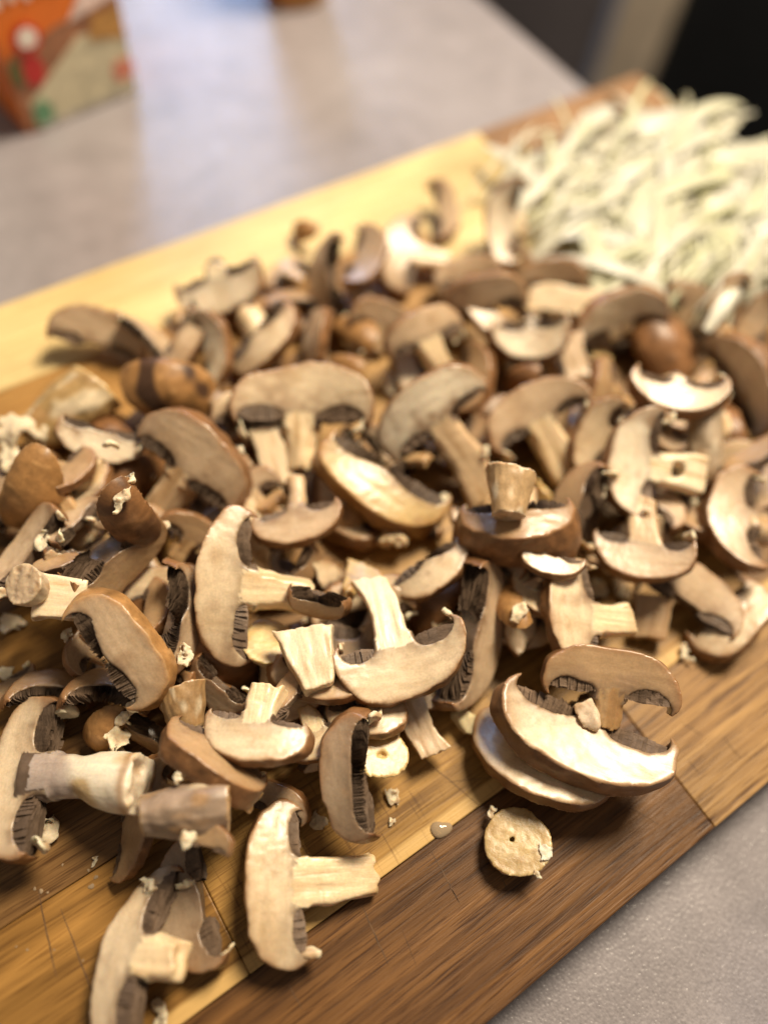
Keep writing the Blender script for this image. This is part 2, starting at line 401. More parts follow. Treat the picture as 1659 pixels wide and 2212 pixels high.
def stem_geo(seed, length=2.0, h=1 / 14, half=False, hole=0.0, taper=.15, tone='cream', skin=(.55, .42, .28), endtone=None, bulge=.1, disc=False, flute=.05):
    """stem or stem slice, radius 1, axis z, centred"""
    rg = random.Random(seed); sd = seed * 5 + 1; hl = length / 2
    xs = np.arange(-1.5, 1.5, h); ys = xs if not half else np.arange(-1.3, .6, h); zs = np.arange(-hl - .4, hl + .4, h)
    P = np.stack(np.meshgrid(xs, ys, zs, indexing='ij'), -1)
    ta, tb = rg.uniform(-.18, .18), rg.uniform(-.18, .18)
    bd = rg.uniform(-.12, .12)
    def fields(P):
        wa = .05 if disc else .12
        x, y, z = P[..., 0] + wa * vnoise(P, .8, sd) - bd * P[..., 2] ** 2 * .4, P[..., 1] + wa * vnoise(P, .8, sd + 1), P[..., 2]
        r = np.sqrt(x * x + y * y); an = np.arctan2(y, x)
        rr = 1 + taper * z / max(hl, .3) + bulge * np.sin(z * 1.4 + sd) + flute * np.sin(an * 3 + sd) + .05 * vnoise(P, 2.5, sd + 2) + .03 * vnoise(P, (7, 7, 2), sd + 3)
        side = r - rr
        en = (.06 * vnoise(P, 3, sd + 4) + .03 * vnoise(P, 8, sd + 7)) * (.3 if disc else (1.3 if half else 1))
        ends = np.maximum(z - hl - ta * x + en, -z - hl + tb * x + en)
        cut = np.full(r.shape, -9.0)
        if half: cut = np.abs(y + .15 + .025 * vnoise(P, (5, 1, 1.2), sd + 5)) - .40
        if hole: cut = np.maximum(cut, hole - np.sqrt((x - .12) ** 2 + (y * 1.0) ** 2) + .20 * vnoise(P, 4.5, sd + 6))
        return side, ends, cut, r
    side, ends, cut, r = fields(P)
    V, Q = biggest(*snets(np.maximum(np.maximum(side, ends), cut), np.array([xs[0], ys[0], zs[0]]), h))
    side, ends, cut, r = fields(V)
    t = np.array(TONE[tone]); sk = np.array(skin)
    n1 = vnoise(V, 1.7, sd + 20); fib = vnoise(V, (7, 7, .8), sd + 21)
    c = np.tile(t, (len(V), 1)) * (1 + .1 * fib + .06 * n1)[:, None]
    c = lerp(c, t * np.array([.66, .52, .34]), sstep(.15, .8, vnoise(V, (3, 3, .8), sd + 22)) * .6)
    if disc:
        c = lerp(c, t * np.array([.78, .68, .5]), np.exp(-(((r - .78) / .12) ** 2)) * .6)
        c = lerp(c, t * 1.25, np.exp(-((r / .35) ** 2)) * .35)
    s_ = (side > -1.2 * h) & (ends < -1.2 * h) & ((cut < -1.2 * h) | (not half))
    cs = sk * (1 + .12 * fib + .16 * n1)[:, None]
    cs = lerp(cs, np.array([.36, .20, .08]), sstep(.1, .7, vnoise(V, (2, 2, 1.1), sd + 23) - V[:, 2] / hl * .25) * .7)
    cs = lerp(cs, np.array([.78, .68, .50]), sstep(.25, .7, vnoise(V, (2.5, 2.5, .9), sd + 24)) * .55)
    c[s_] = cs[s_]
    fs = s_[Q].sum(1) >= 3
    parts = {'flesh': sub(V, Q, ~fs, c), 'skin': sub(V, Q, fs, c)}
    return {k_: v_ for k_, v_ in parts.items() if v_ is not None}

def crumb_geo(seed, flat=.2, tone=(.74, .61, .43), h=.10, amp=.34):
    rg = random.Random(seed); sd = seed * 3 + 5
    a = np.arange(-1.5, 1.5, h); P = np.stack(np.meshgrid(a, a, a, indexing='ij'), -1)
    w_ = P + np.stack([vnoise(P, 1.5, sd + k) for k in (5, 6, 7)], -1) * amp * .75
    f = np.full(P.shape[:3], -9.0)
    for k in range(9):
        d = np.array([rg.gauss(0, 1), rg.gauss(0, 1), rg.gauss(0, 1)]); d /= np.linalg.norm(d)
        ext = math.sqrt((d[0] * 1.0) ** 2 + (d[1] * flat * .8) ** 2 + (d[2] * .72) ** 2)
        f = np.maximum(f, w_ @ d - ext * rg.uniform(.62, .95))
    for ax_, e in ((0, 1.0), (1, flat * .7), (2, .75)): f = np.maximum(f, np.abs(w_[..., ax_]) - e)
    f = f + amp * .24 * vnoise(P, 2.6, sd) + amp * .09 * vnoise(P, 7.5, sd + 1)
    V, Q = biggest(*snets(f, np.array([a[0]] * 3), h))
    c = np.tile(np.array(tone), (len(V), 1)) * (1 + .08 * vnoise(V, 3, sd + 2))[:, None]
    c = lerp(c, np.array([.42, .25, .12]), sstep(.1, .8, vnoise(V, 1.3, sd + 3)) * .7)
    return {'crumb': (V, Q, c)}

# ------------------------------------------------------------------ resting things on each other
MS = 4.0; PAD = 80
MW, MH = int((1659 + 2 * PAD * MS) / MS), int((2212 + 2 * PAD * MS) / MS)
yy, xx = np.mgrid[0:MH, 0:MW]
_rx = (xx - PAD + .5) * MS - CX; _ry = (yy - PAD + .5) * MS - CY
_rz = RW[2, 0] * _rx + RW[2, 1] * _ry + RW[2, 2] * FPX
DEPTH = np.where(_rz < -1, -H / np.where(_rz < -1, _rz, -1) * FPX, 9.0)      # forward depth of the board plane
def basis(px, py, alpha, m, b, g):
    """frame for a thing seen at (px,py): s = stem direction, n = cut face normal"""
    r = ray(px, py); tc = -r / np.linalg.norm(r)
    n0 = _n((1 - m) * tc + m * np.array([0, 0, 1.0]))
    im = RW @ np.array([math.cos(rad(alpha)), math.sin(rad(alpha)), 0])
    # direction in the plane of n0 whose picture points along alpha
    s = im - tc * ((im @ n0) / (tc @ n0)); s = _n(s)
    s0 = s
    s = s0 * math.cos(rad(b)) + n0 * math.sin(rad(b))
    n = n0 * math.cos(rad(b)) - s0 * math.sin(rad(b))
    ax = s
    n = n * math.cos(rad(g)) + np.cross(ax, n) * math.sin(rad(g))
    Z = -s; Y = n; X = np.cross(Y, Z)
    return np.stack([X, Y, Z], 1)
def settle(pts, rot, ref, px, py, upx, q, lift=0.0):
    """pts: local unit vertices. returns (scale, location): the thing rests on what lies below it along this line"""
    d0 = 0.2
    sc = upx * d0 / FPX
    c0 = CAM + ray(px, py) * (d0 / FPX)
    P = (pts - ref) @ rot.T * sc + c0 - CAM
    Cc = P @ RW                                   # camera coordinates
    z = Cc[:, 2]; u = ((Cc[:, 0] / z * FPX + CX) / MS + PAD).astype(int); v = ((Cc[:, 1] / z * FPX + CY) / MS + PAD).astype(int)
    ok = (u >= 0) & (u < MW) & (v >= 0) & (v < MH)
    idx = v[ok] * MW + u[ok]; z = z[ok]
    k = 1.0
    if len(idx):
        back = np.zeros(MW * MH); np.maximum.at(back, idx, z)
        pix = np.unique(idx); ratio = DEPTH.ravel()[pix] / back[pix]
        k = np.quantile(ratio, q)
        # never below the board: every vertex stays above z = 0
        Pz = P[:, 2]
        kmax = (-H + 0.0002) / Pz.min() if Pz.min() < 0 else 9
        k = min(k, kmax * 1.0)
        k *= 1 - lift
        fr = np.full(MW * MH, 99.0); np.minimum.at(fr, idx, z)
        D = DEPTH.ravel(); D[pix] = np.minimum(D[pix], fr[pix] * k)
    return sc * k, CAM + (c0 - CAM) * k

def link(name, me, parent=None, mtx=None):
    o = bpy.data.objects.new(name, me); COL.objects.link(o)
    if parent is not None: o.parent = parent
    if mtx is not None: o.matrix_world = mtx
    return o
MATS = {'veil.001': M_VEIL, 'cap': M_FLESH, 'skin': M_SKIN, 'stem': M_STEM, 'gills': M_GILL, 'veil': M_VEIL, 'flesh': M_STEM, 'crumb': M_VEIL}
MESHCACHE = {}
def put(kind, geo, key, px, py, upx, alpha, m, b, g, ref, label, cat, group, q=.06, lift=0.0):
    rot = basis(px, py, alpha, m, b, g)
    if q is None: q = QDEF[0]
    pts = np.concatenate([v[0] for k, v in geo.items() if k != 'gills' and not k.startswith('veil')])
    sc, loc = settle(pts, rot, np.asarray(ref), px, py, upx, q, lift)
    org = loc - rot @ (np.asarray(ref) * sc)
    if DEBUG: print('PUT', label[:50], 'z', round(loc[2] * 1000, 1), 'mm size', round(sc * 2000, 1))
    mtx = Matrix.Identity(4)
    for i in range(3):
        for j in range(3): mtx[i][j] = rot[i, j]
        mtx[i][3] = org[i]
    # the mesh is baked at real size the first time; copies scale it
    if key not in MESHCACHE:
        MESHCACHE[key] = (sc, {k: make_mesh(k, v[0] * sc, v[1], v[2], MATS[k]) for k, v in geo.items()})
    s0, meshes = MESHCACHE[key]; rel = sc / s0
    for i in range(3):
        for j in range(3): mtx[i][j] *= rel
    if len(meshes) == 1:
        root = link(kind, list(meshes.values())[0])
        root.matrix_world = mtx
    else:
        root = link(kind, None); root.empty_display_size = .005
        root.matrix_world = mtx
        made = {}
        order = [k for k in ('cap', 'flesh', 'stem', 'gills', 'veil', 'veil.001', 'skin') if k in meshes]
        for k in order:
            par = made['cap'] if k in ('skin', 'gills', 'veil', 'veil.001') and 'cap' in made else root
            o = link(k.split('.')[0], meshes[k]); o.parent = par; made[k] = o
            if k == 'gills': o['kind'] = 'stuff'
    root['label'] = label; root['category'] = cat
    if group: root['group'] = group
    return root

SEED = [100]; QDEF = [.15]
DEBUG = False
def SL(px, py, Wd, alpha, label, m=.4, b=None, g=0, q=None, lift=0, name='mushroom_slice', cat='mushroom slice', group='sliced mushrooms heaped on the board', seed=None, **kw):
    SEED[0] += 1; sd = seed or SEED[0]; rj = random.Random(sd * 3)
    if b is None: b = rj.uniform(-22, -6)
    if g == 0: g = rj.uniform(-14, 14)
    kw.setdefault('h', 1 / 40 if (Wd > 200 and py > 800) else 1 / 29)
    ya, yb = kw.get('ya', -.07), kw.get('yb', .19)
    geo = slice_geo(sd, **kw)
    ym = min(abs(ya), abs(yb)) if ya * yb > 0 else 0
    R = Wd / 2 / math.sqrt(1 - min(ym, .9) ** 2)
    yc = (max(ya, -.9) + min(yb, .9)) / 2
    return put(name, geo, 'slice%d' % sd, px, py, R, alpha, m, b, g, (0, yc, .16), label, cat, group, q, lift)
def OC(px, py, Wd, alpha, label, **kw):                 # rounded end cut of a cap, skin side showing
    kw.setdefault('ya', .55); kw.setdefault('yb', 1.3); kw.setdefault('stem', False); kw.setdefault('veil', .15); kw.setdefault('m', .3); kw.setdefault('rough', .5); kw.setdefault('b', -10); kw.setdefault('g', random.Random(px).choice((-1, 1)) * random.Random(py).uniform(30, 52))
    kw.setdefault('name', 'mushroom_end_cut'); kw.setdefault('cat', 'mushroom piece'); kw.setdefault('group', 'rounded mushroom end cuts')
    return SL(px, py, Wd, alpha, label, **kw)
def ST(px, py, Lp, Wp, alpha, label, m=.4, b=0, g=0, q=None, lift=0, name='mushroom_chunk', cat='mushroom stem', group='cut mushroom stems', **kw):
    SEED[0] += 1; sd = SEED[0]
    geo = stem_geo(sd, length=2 * Lp / Wp, **kw)
    return put(name, geo, 'stem%d' % sd, px, py, Wp / 2, alpha, m, b, g, (0, 0, 0), label, cat, group, q, lift)
def CR(px, py, Wp, label, alpha=0, m=.6, b=0, q=None, lift=0, **kw):
    SEED[0] += 1; sd = SEED[0]
    geo = crumb_geo(sd, **kw)
    return put('mushroom_crumb', geo, 'crumb%d' % sd, px, py, Wp * .44, alpha, m, b, 0, (0, 0, 0), label, 'crumb', 'torn white mushroom crumbs', q, lift)

# ------------------------------------------------------------------ the setting
def box_mesh(name, x0, x1, y0, y1, z0, z1, bev=0.0, material=None):
    import bmesh
    bm = bmesh.new(); bmesh.ops.create_cube(bm, size=1)
    for v in bm.verts:
        v.co = Vector(((x0 + x1) / 2 + v.co.x * (x1 - x0), (y0 + y1) / 2 + v.co.y * (y1 - y0), (z0 + z1) / 2 + v.co.z * (z1 - z0)))
    if bev: bmesh.ops.bevel(bm, geom=bm.edges[:], offset=bev, segments=2, affect='EDGES', profile=.5)
    me = bpy.data.meshes.new(name); bm.to_mesh(me); bm.free()
    if material: me.materials.append(material)
    return me
def tag(o, label=None, cat=None, group=None, kind=None):
    if label: o['label'] = label
    if cat: o['category'] = cat
    if group: o['group'] = group
    if kind: o['kind'] = kind
    return o

# counter: mauve grey laminate with a fine leathery grain
m, nt, b = mat('counter_laminate')
v = mapping(nt, (1, 1, 1))
big = noise(nt, v, 14, 4, .6); mid = noise(nt, v, 60, 4, .6); sp = noise(nt, v, 900, 3, .7)
c = ramp(nt, big, [(.3, (.25, .226, .236)), (.7, (.315, .290, .306))])
c = mix(nt, c, ramp(nt, mid, [(.3, g3(.88)), (.7, g3(1.1))]), 1.0, 'MULTIPLY')
c = mix(nt, c, ramp(nt, sp, [(.35, g3(.85)), (.7, g3(1.15))]), 1.0, 'MULTIPLY')
nt.links.new(c, b.inputs['Base Color'])
b.inputs['Roughness'].default_value = .27; b.inputs['Specular IOR Level'].default_value = .55
vr = N(nt, 'ShaderNodeTexVoronoi', feature='SMOOTH_F1'); vr.inputs['Scale'].default_value = 1150; nt.links.new(v, vr.inputs['Vector'])
fine = noise(nt, v, 1700, 2, .6)
n1 = bump(nt, None, vr.outputs['Distance'], .00022, .8)
bump(nt, b, fine, .00012, .7, n1)
CXE = at(1170, 105, CZ)[0]                 # right end of the counter
counter = link('counter', box_mesh('counter', -1.4, CXE, -1.0, 1.6, CZ - .04, CZ, .003, m))
tag(counter, kind='structure')

# floor and the cabinet beyond the counter end
m, nt, b = mat('dark_floor'); v = mapping(nt, (1, 1, 1))
c = ramp(nt, noise(nt, v, 8, 4), [(.3, (.012, .012, .013)), (.7, (.022, .022, .024))]); nt.links.new(c, b.inputs['Base Color']); b.inputs['Roughness'].default_value = .6
fl = link('floor', box_mesh('floor', -2, 4, -3, 4, -.95, -.90, 0, m)); tag(fl, kind='structure')

def plain(name, col, rough=.5, scale=30, amt=.15, metallic=0):
    m, nt, b = mat(name); v = mapping(nt, (1, 1, 1)); f = noise(nt, v, scale, 4)
    c = ramp(nt, f, [(.3, tuple(x * (1 - amt) for x in col)), (.7, tuple(x * (1 + amt) for x in col))])
    nt.links.new(c, b.inputs['Base Color']); b.inputs['Roughness'].default_value = rough; b.inputs['Metallic'].default_value = metallic
    bump(nt, b, f, .0005, .3)
    return m
# a cabinet standing past the counter: dark side panel, beige upright, black front
r1 = ray(1310, 80); r2 = ray(1440, 80)
XP = .85
def at_x(px, py, X): r = ray(px, py); return CAM + r * (X / r[0])
pA, pB = at_x(1318, 60, XP), at_x(1432, 60, XP)
yA, yB = max(pA[1], pB[1]), min(pA[1], pB[1])
cab = link('cabinet', None); cab.location = (XP, yB, -.9)
def child(name, me, par):
    o = link(name, me); o.parent = par; o.matrix_parent_inverse = par.matrix_world.inverted() if False else Matrix.Translation(-par.location); return o
child('side_panel', box_mesh('side_panel', XP + .012, XP + .45, yA, yA + .9, -.9, .5, .002, plain('grey_panel', (.17, .15, .16), .5)), cab)
child('post', box_mesh('post', XP, XP + .04, yB, yA - .001, -.9, .5, .003, plain('beige_post', (.66, .55, .43), .5)), cab)
child('front_panel', box_mesh('front_panel', XP + .012, XP + .45, yB - 1.6, yB - .001, -.9, .5, .002, plain('black_panel', (.012, .0125, .014), .35)), cab)
child('edge_strip', box_mesh('edge_strip', XP + .004, XP + .03, yA, yA + .018, -.9, .5, .001, plain('blue_grey_strip', (.30, .34, .48), .4)), cab)
tag(cab, 'dark kitchen cabinet with a beige upright post beyond the counter end', 'cabinet')

# ------------------------------------------------------------------ cutting board of staves
def wood(name, lo, hi, seed, fleck=.5, hatch=0.0, sap=None, rough=.42, wet=0.0):
    m, nt, b = mat(name); o = (seed * .173, seed * .091, seed * .057)
    v = mapping(nt, (6, 150, 20), o)
    wv = mapping(nt, (1, 1, 1), o)
    g1 = noise(nt, v, 1.0, 5, .6, .9)
    g2 = noise(nt, mapping(nt, (30, 850, 90), o), 1.0, 4, .65, .5)
    g3_ = noise(nt, mapping(nt, (70, 2000, 200), o), 1.0, 2, .6)
    big = noise(nt, mapping(nt, (9, 26, 9), o), 1.0, 3, .5, .6)
    c = ramp(nt, g1, [(.30, lo), (.52, tuple((a + e) / 2 for a, e in zip(lo, hi))), (.70, hi)])
    c = mix(nt, c, ramp(nt, big, [(.3, g3(.74)), (.7, g3(1.22))]), 1.0, 'MULTIPLY')
    c = mix(nt, c, ramp(nt, g2, [(.34, (.34, .26, .20)), (.47, g3(1.0)), (.8, g3(1.18))]), fleck, 'MULTIPLY')
    c = mix(nt, c, ramp(nt, g3_, [(.34, (.36, .28, .22)), (.46, g3(1.0))]), fleck, 'MULTIPLY')
    if sap:
        tc = N(nt, 'ShaderNodeTexCoord'); sx = N(nt, 'ShaderNodeSeparateXYZ'); nt.links.new(tc.outputs['Object'], sx.inputs[0])
        ad = N(nt, 'ShaderNodeMath', operation='MULTIPLY_ADD'); nt.links.new(g1, ad.inputs[0]); ad.inputs[1].default_value = .004; nt.links.new(sx.outputs[1], ad.inputs[2])
        mr = N(nt, 'ShaderNodeMapRange'); mr.inputs[1].default_value = sap[0]; mr.inputs[2].default_value = sap[0] + .0012; mr.inputs[3].default_value = .85; mr.inputs[4].default_value = 0
        nt.links.new(ad.outputs[0], mr.inputs[0]); c = mix(nt, c, sap[1], mr.outputs[0])
    hf = g2
    if hatch:
        hx = noise(nt, mapping(nt, (1150, 60, 60), o), 1.0, 2, .5); hy = noise(nt, mapping(nt, (50, 1000, 60), o), 1.0, 2, .5)
        mn = N(nt, 'ShaderNodeMath', operation='MINIMUM'); nt.links.new(hx, mn.inputs[0]); nt.links.new(hy, mn.inputs[1])
        patch = ramp(nt, noise(nt, mapping(nt, (30, 40, 30), (seed, 0, 3)), 1.0, 2, .5), [(.36, g3(0)), (.56, g3(hatch))])
        c = mix(nt, c, ramp(nt, mn.outputs[0], [(.30, (.32, .24, .17)), (.42, g3(1))]), patch, 'MULTIPLY')
    nt.links.new(c, b.inputs['Base Color'])
    rr = N(nt, 'ShaderNodeMapRange'); rr.inputs[3].default_value = rough - .12; rr.inputs[4].default_value = rough + .16
    nt.links.new(big, rr.inputs[0]); nt.links.new(rr.outputs[0], b.inputs['Roughness'])
    b.inputs['Specular IOR Level'].default_value = .28
    b.inputs['Coat Weight'].default_value = wet; b.inputs['Coat Roughness'].default_value = .3
    n1 = bump(nt, None, hf, .00025, .8); bump(nt, b, g3_, .00012, .7, n1)
    return m
rows = [r_ * H for r_ in (-.199, -.011, .183, .363, .543, .723, .905, 1.079)]
XL, XR = -.145, 1.53 * H
WD_dark = ((.045, .017, .005), (.215, .10, .030)); WD_gold = ((.23, .118, .027), (.53, .305, .085)); WD_amber = ((.14, .066, .014), (.38, .195, .048))
WD_yel = ((.58, .43, .19), (.73, .57, .29)); WD_brown = ((.17, .092, .043), (.30, .175, .088)); WD_mid = ((.10, .046, .014), (.30, .165, .058))
J0 = .481 * H
staves = [  # row, x0, x1, colours, seed, fleck, hatch, sapwood
    (0, XL, J0, WD_dark, 1, .85, 0, None), (0, J0, XR, ((.17, .085, .027), (.40, .235, .085)), 2, .9, 0, None),
    (1, XL, -.02, WD_amber, 3, .55, 0, None), (1, -.02, .17, WD_gold, 4, .6, .55, None), (1, .17, XR, WD_mid, 5, .8, 0, None),
    (2, XL, .06, WD_mid, 6, .75, 0, None), (2, .06, XR, WD_gold, 7, .6, .3, None),
    (3, XL, .10, WD_amber, 8, .5, 0, None), (3, .10, XR, WD_mid, 9, .7, 0, None),
    (4, XL, .02, WD_mid, 10, .6, 0, None), (4, .02, XR, WD_gold, 11, .5, 0, None),
    (5, XL, .17, ((.26, .13, .034), (.46, .26, .082)), 12, .5, 0, None), (5, .17, XR, WD_yel, 13, .3, 0, None),
    (6, XL, 1.053 * H, WD_yel, 14, .3, 0, None), (6, 1.053 * H, XR, WD_brown, 15, .6, 0, None)]
board = link('cutting_board', None); board.location = (.1, .1, CZ)
for (r_, x0, x1, (lo, hi), sd, fk, ht, _s) in staves:
    y0, y1 = rows[r_], rows[r_ + 1]
    sap = (y0 + .0052, (.62, .40, .15)) if r_ == 1 else None
    wm = wood('wood_stave_%d' % sd, lo, hi, sd, fk, ht, sap)
    g_ = .00006
    child('stave', box_mesh('stave', x0 + g_, x1 - g_, y0 + g_, y1 - g_, CZ, -.00003 * (sd % 3), .0004, wm), board)
tag(board, 'wooden cutting board glued from dark and pale staves', 'cutting board')
# knife marks
km, nt, b = mat('knife_mark'); b.inputs['Base Color'].default_value = (.030, .014, .006, 1); b.inputs['Roughness'].default_value = .7
f = noise(nt, mapping(nt, (1, 1, 1)), 700, 3); cc = ramp(nt, f, [(.3, (.045, .022, .009)), (.7, (.15, .075, .028))]); nt.links.new(cc, b.inputs['Base Color'])
marks = [((931, 1838), (994, 1953), .5), ((783, 1958), (838, 2083), .6), ((623, 2123), (653, 2182), .4), ((902, 1628), (1034, 1739), .35), ((83, 1922), (123, 2112), .55),
         ((132, 1962), (220, 2200), .5), ((1357, 1742), (1426, 1783), .35), ((1486, 1643), (1509, 1670), .35), ((973, 1916), (992, 1949), .3), ((1085, 1900), (1096, 1925), .3),
         ((1470, 1560), (1520, 1590), .25), ((40, 1330), (120, 1390), .25), ((960, 1690), (1060, 1680), .25), ((1560, 1590), (1600, 1640), .25),
         ((870, 2010), (900, 2090), .2)]
for (a_, b_, w_) in marks:
    A, B = at(*a_)[:2], at(*b_)[:2]; dr = _n(B - A); pr = np.array([-dr[1], dr[0]]); w2 = w_ * .00030
    n_ = 8; V = []; rk = random.Random(int(a_[0]))
    for i in range(n_ + 1):
        t = i / n_; c0 = A + (B - A) * t + pr * rk.uniform(-.00012, .00012); ww = w2 * (math.sin(math.pi * min(max(t, .03), .97)) ** .5)
        V += [(*(c0 - pr * ww), .00003), (*(c0 + pr * ww), .00003)]
    Q = [(2 * i, 2 * i + 2, 2 * i + 3, 2 * i + 1) for i in range(n_)]
    if np.cross(np.append(B - A, 0), np.append(pr, 0))[2] < 0: Q = [q[::-1] for q in Q]
    child('knife_mark', make_mesh('knife_mark', V, Q, None, km), board)

# ------------------------------------------------------------------ carton at the back left
q0, q1 = at(62, 292, CZ), at(300, 196, CZ)
ux = _n((q1 - q0) * np.array([1, 1, 0])); uy = np.array([-ux[1], ux[0], 0]); wq = np.linalg.norm(q1 - q0)
carton = link('carton', None)
cm = Matrix.Identity(4)
for i in range(3): cm[i][0] = ux[i]; cm[i][1] = uy[i]; cm[i][2] = (0, 0, 1)[i]; cm[i][3] = q0[i]
carton.matrix_world = cm
m_or = plain('orange_print', (.88, .21, .02), .4, 40, .12)
def cchild(name, me): o = link(name, me); o.parent = carton; return o
cchild('carton_body', box_mesh('carton_body', 0, wq, 0, .045, 0, .15, .0012, m_or))
def flat_patch(name, pts, y, col, rough=.4):
    n_ = len(pts); V = [(x, y, z) for x, z in pts] + [(x, y + .0003, z) for x, z in pts]
    me = bpy.data.meshes.new(name); me.from_pydata(V, [], [tuple(range(n_)), tuple(range(2 * n_ - 1, n_ - 1, -1))] + [(i, n_ + i, n_ + (i + 1) % n_, (i + 1) % n_) for i in range(n_)])
    me.update(); me.materials.append(plain(name + '_print', col, rough, 160, .28)); return cchild(name, me)
ell = lambda cx, cz, rx, rz, n_=28: [(cx + rx * math.cos(2 * math.pi * i / n_), cz + rz * math.sin(2 * math.pi * i / n_)) for i in range(n_)]
w = wq
flat_patch('brown_panel', [(.0006, .001), (w - .0006, .001), (w - .0006, .046), (.75 * w, .044), (.45 * w, .041), (.2 * w, .036), (.0006, .034)], -.0004, (.38, .17, .085))
flat_patch('white_stripe', [(.56 * w, .041), (.72 * w, .0425), (w - .0006, .0455), (w - .0006, .056), (.85 * w, .056), (.7 * w, .051)], -.0008, (.90, .70, .64))
flat_patch('dish_picture', [(.09 * w, .002), (w - .001, .002), (w - .001, .029), (.78 * w, .033), (.6 * w, .034), (.35 * w, .024), (.10 * w, .014)], -.0008, (.66, .60, .42))
flat_patch('ochre_patch', [(.68 * w, .031), (w - .001, .027), (w - .001, .041), (.75 * w, .040)], -.0011, (.50, .26, .07))
flat_patch('tomato_picture', ell(.20 * w, .027, .0052, .0068), -.0012, (.55, .03, .025))
flat_patch('leaf_picture', ell(.07 * w, .028, .0028, .0055), -.0013, (.13, .14, .04))
badge_r = flat_patch('red_badge', ell(.22 * w, .0405, .0068, .0062), -.0014, (.60, .05, .03))
badge_c = flat_patch('badge_centre', ell(.225 * w, .041, .0044, .004), -.0019, (.88, .80, .72)); badge_c.parent = badge_r
flat_patch('green_logo', ell(.17 * w, .0075, .0048, .0062), -.0014, (.16, .36, .20))
flat_patch('pink_mark', ell(.90 * w, .0135, .0058, .0048), -.0014, (.66, .24, .16))
flat_patch('grey_foot', [(.13 * w, .0005), (w - .0006, .0005), (w - .0006, .0032), (.14 * w, .0032)], -.0015, (.40, .37, .34))
for k_ in range(5): flat_patch('letter_stroke', ell((.10 + .11 * k_) * w, .0575 + .001 * (k_ % 2), .0020, .0035), -.0008, (.85, .70, .60))
tag(carton, 'orange printed food carton with a red badge at the back left', 'carton')

# ------------------------------------------------------------------ jar at the back edge
jc = at(640, -14, CZ)
def lathe(name, prof, n_, material):
    V = []; Q = []
    for (r_, z_) in prof:
        for i in range(n_): V.append((r_ * math.cos(2 * math.pi * i / n_), r_ * math.sin(2 * math.pi * i / n_), z_))
    for j in range(len(prof) - 1):
        for i in range(n_): Q.append((j * n_ + i, j * n_ + (i + 1) % n_, (j + 1) * n_ + (i + 1) % n_, (j + 1) * n_ + i))
    return make_mesh(name, V, Q, None, material)
jar = link('jar', None); jar.location = jc
jr = .0185
o = link('body', lathe('body', [(0.0001, 0), (jr * .92, 0), (jr, .003), (jr, .06), (jr * .8, .07), (jr * .8, .075), (.0001, .075)], 40, plain('amber_jar', (.50, .24, .05), .3, 60, .3))); o.parent = jar
o = link('lid', lathe('lid', [(.0001, .0752), (jr * .88, .0752), (jr * .88, .088), (jr * .84, .09), (.0001, .09)], 40, plain('brown_lid', (.16, .08, .03), .4))); o.parent = jar
tag(jar, 'small amber brown jar cut off at the top edge', 'jar')
# ------------------------------------------------------------------ the heap
GP = 'sliced mushrooms heaped on the board'
rf = random.Random(5)
FILL = []
for i in range(8):
    SEED[0] += 1
    kw = dict(tone=rf.choice(['beige', 'tan', 'grey', 'cream']), h=1 / 26, L=rf.uniform(.7, 1.1), veil=.3)
    kw.update(rf.choice([dict(), dict(ya=.2, yb=.5, stem=False), dict(ya=-.5, yb=-.2, stem=False), dict(ya=.4, yb=1.2, stem=False)]))
    FILL.append((slice_geo(SEED[0], **kw), kw, SEED[0]))
poly = [(20, 1060), (330, 800), (640, 700), (900, 560), (1120, 560), (1500, 720), (1655, 900), (1600, 1120), (1400, 1240), (1180, 1330), (960, 1480), (780, 1560), (560, 1600), (400, 1480), (330, 1380), (160, 1180), (30, 1140)]
def inpoly(x, y, P):
    c = False
    for i in range(len(P)):
        x1, y1 = P[i]; x2, y2 = P[i - 1]
        if (y1 > y) != (y2 > y) and x < (x2 - x1) * (y - y1) / (y2 - y1) + x1: c = not c
    return c
nf = 0
while nf < 30:
    x, y = rf.uniform(0, 1659), rf.uniform(540, 1660)
    if not inpoly(x, y, poly): continue
    geo, kw, sd = FILL[nf % 8]
    sz = (.5 + .5 * y / 1600)
    ya, yb = kw.get('ya', -.12), kw.get('yb', .12)
    put('mushroom_slice', geo, 'fill%d' % sd, x, y, 135 * sz * rf.uniform(.85, 1.1), rf.uniform(-180, 180), .9, rf.uniform(-12, 12), rf.uniform(-18, 18), (0, (max(ya, -.9) + min(yb, .9)) / 2, .1),
        'brown mushroom slice buried low in the heap, mostly covered by others', 'mushroom slice', 'slices buried low in the heap', .3)
    nf += 1

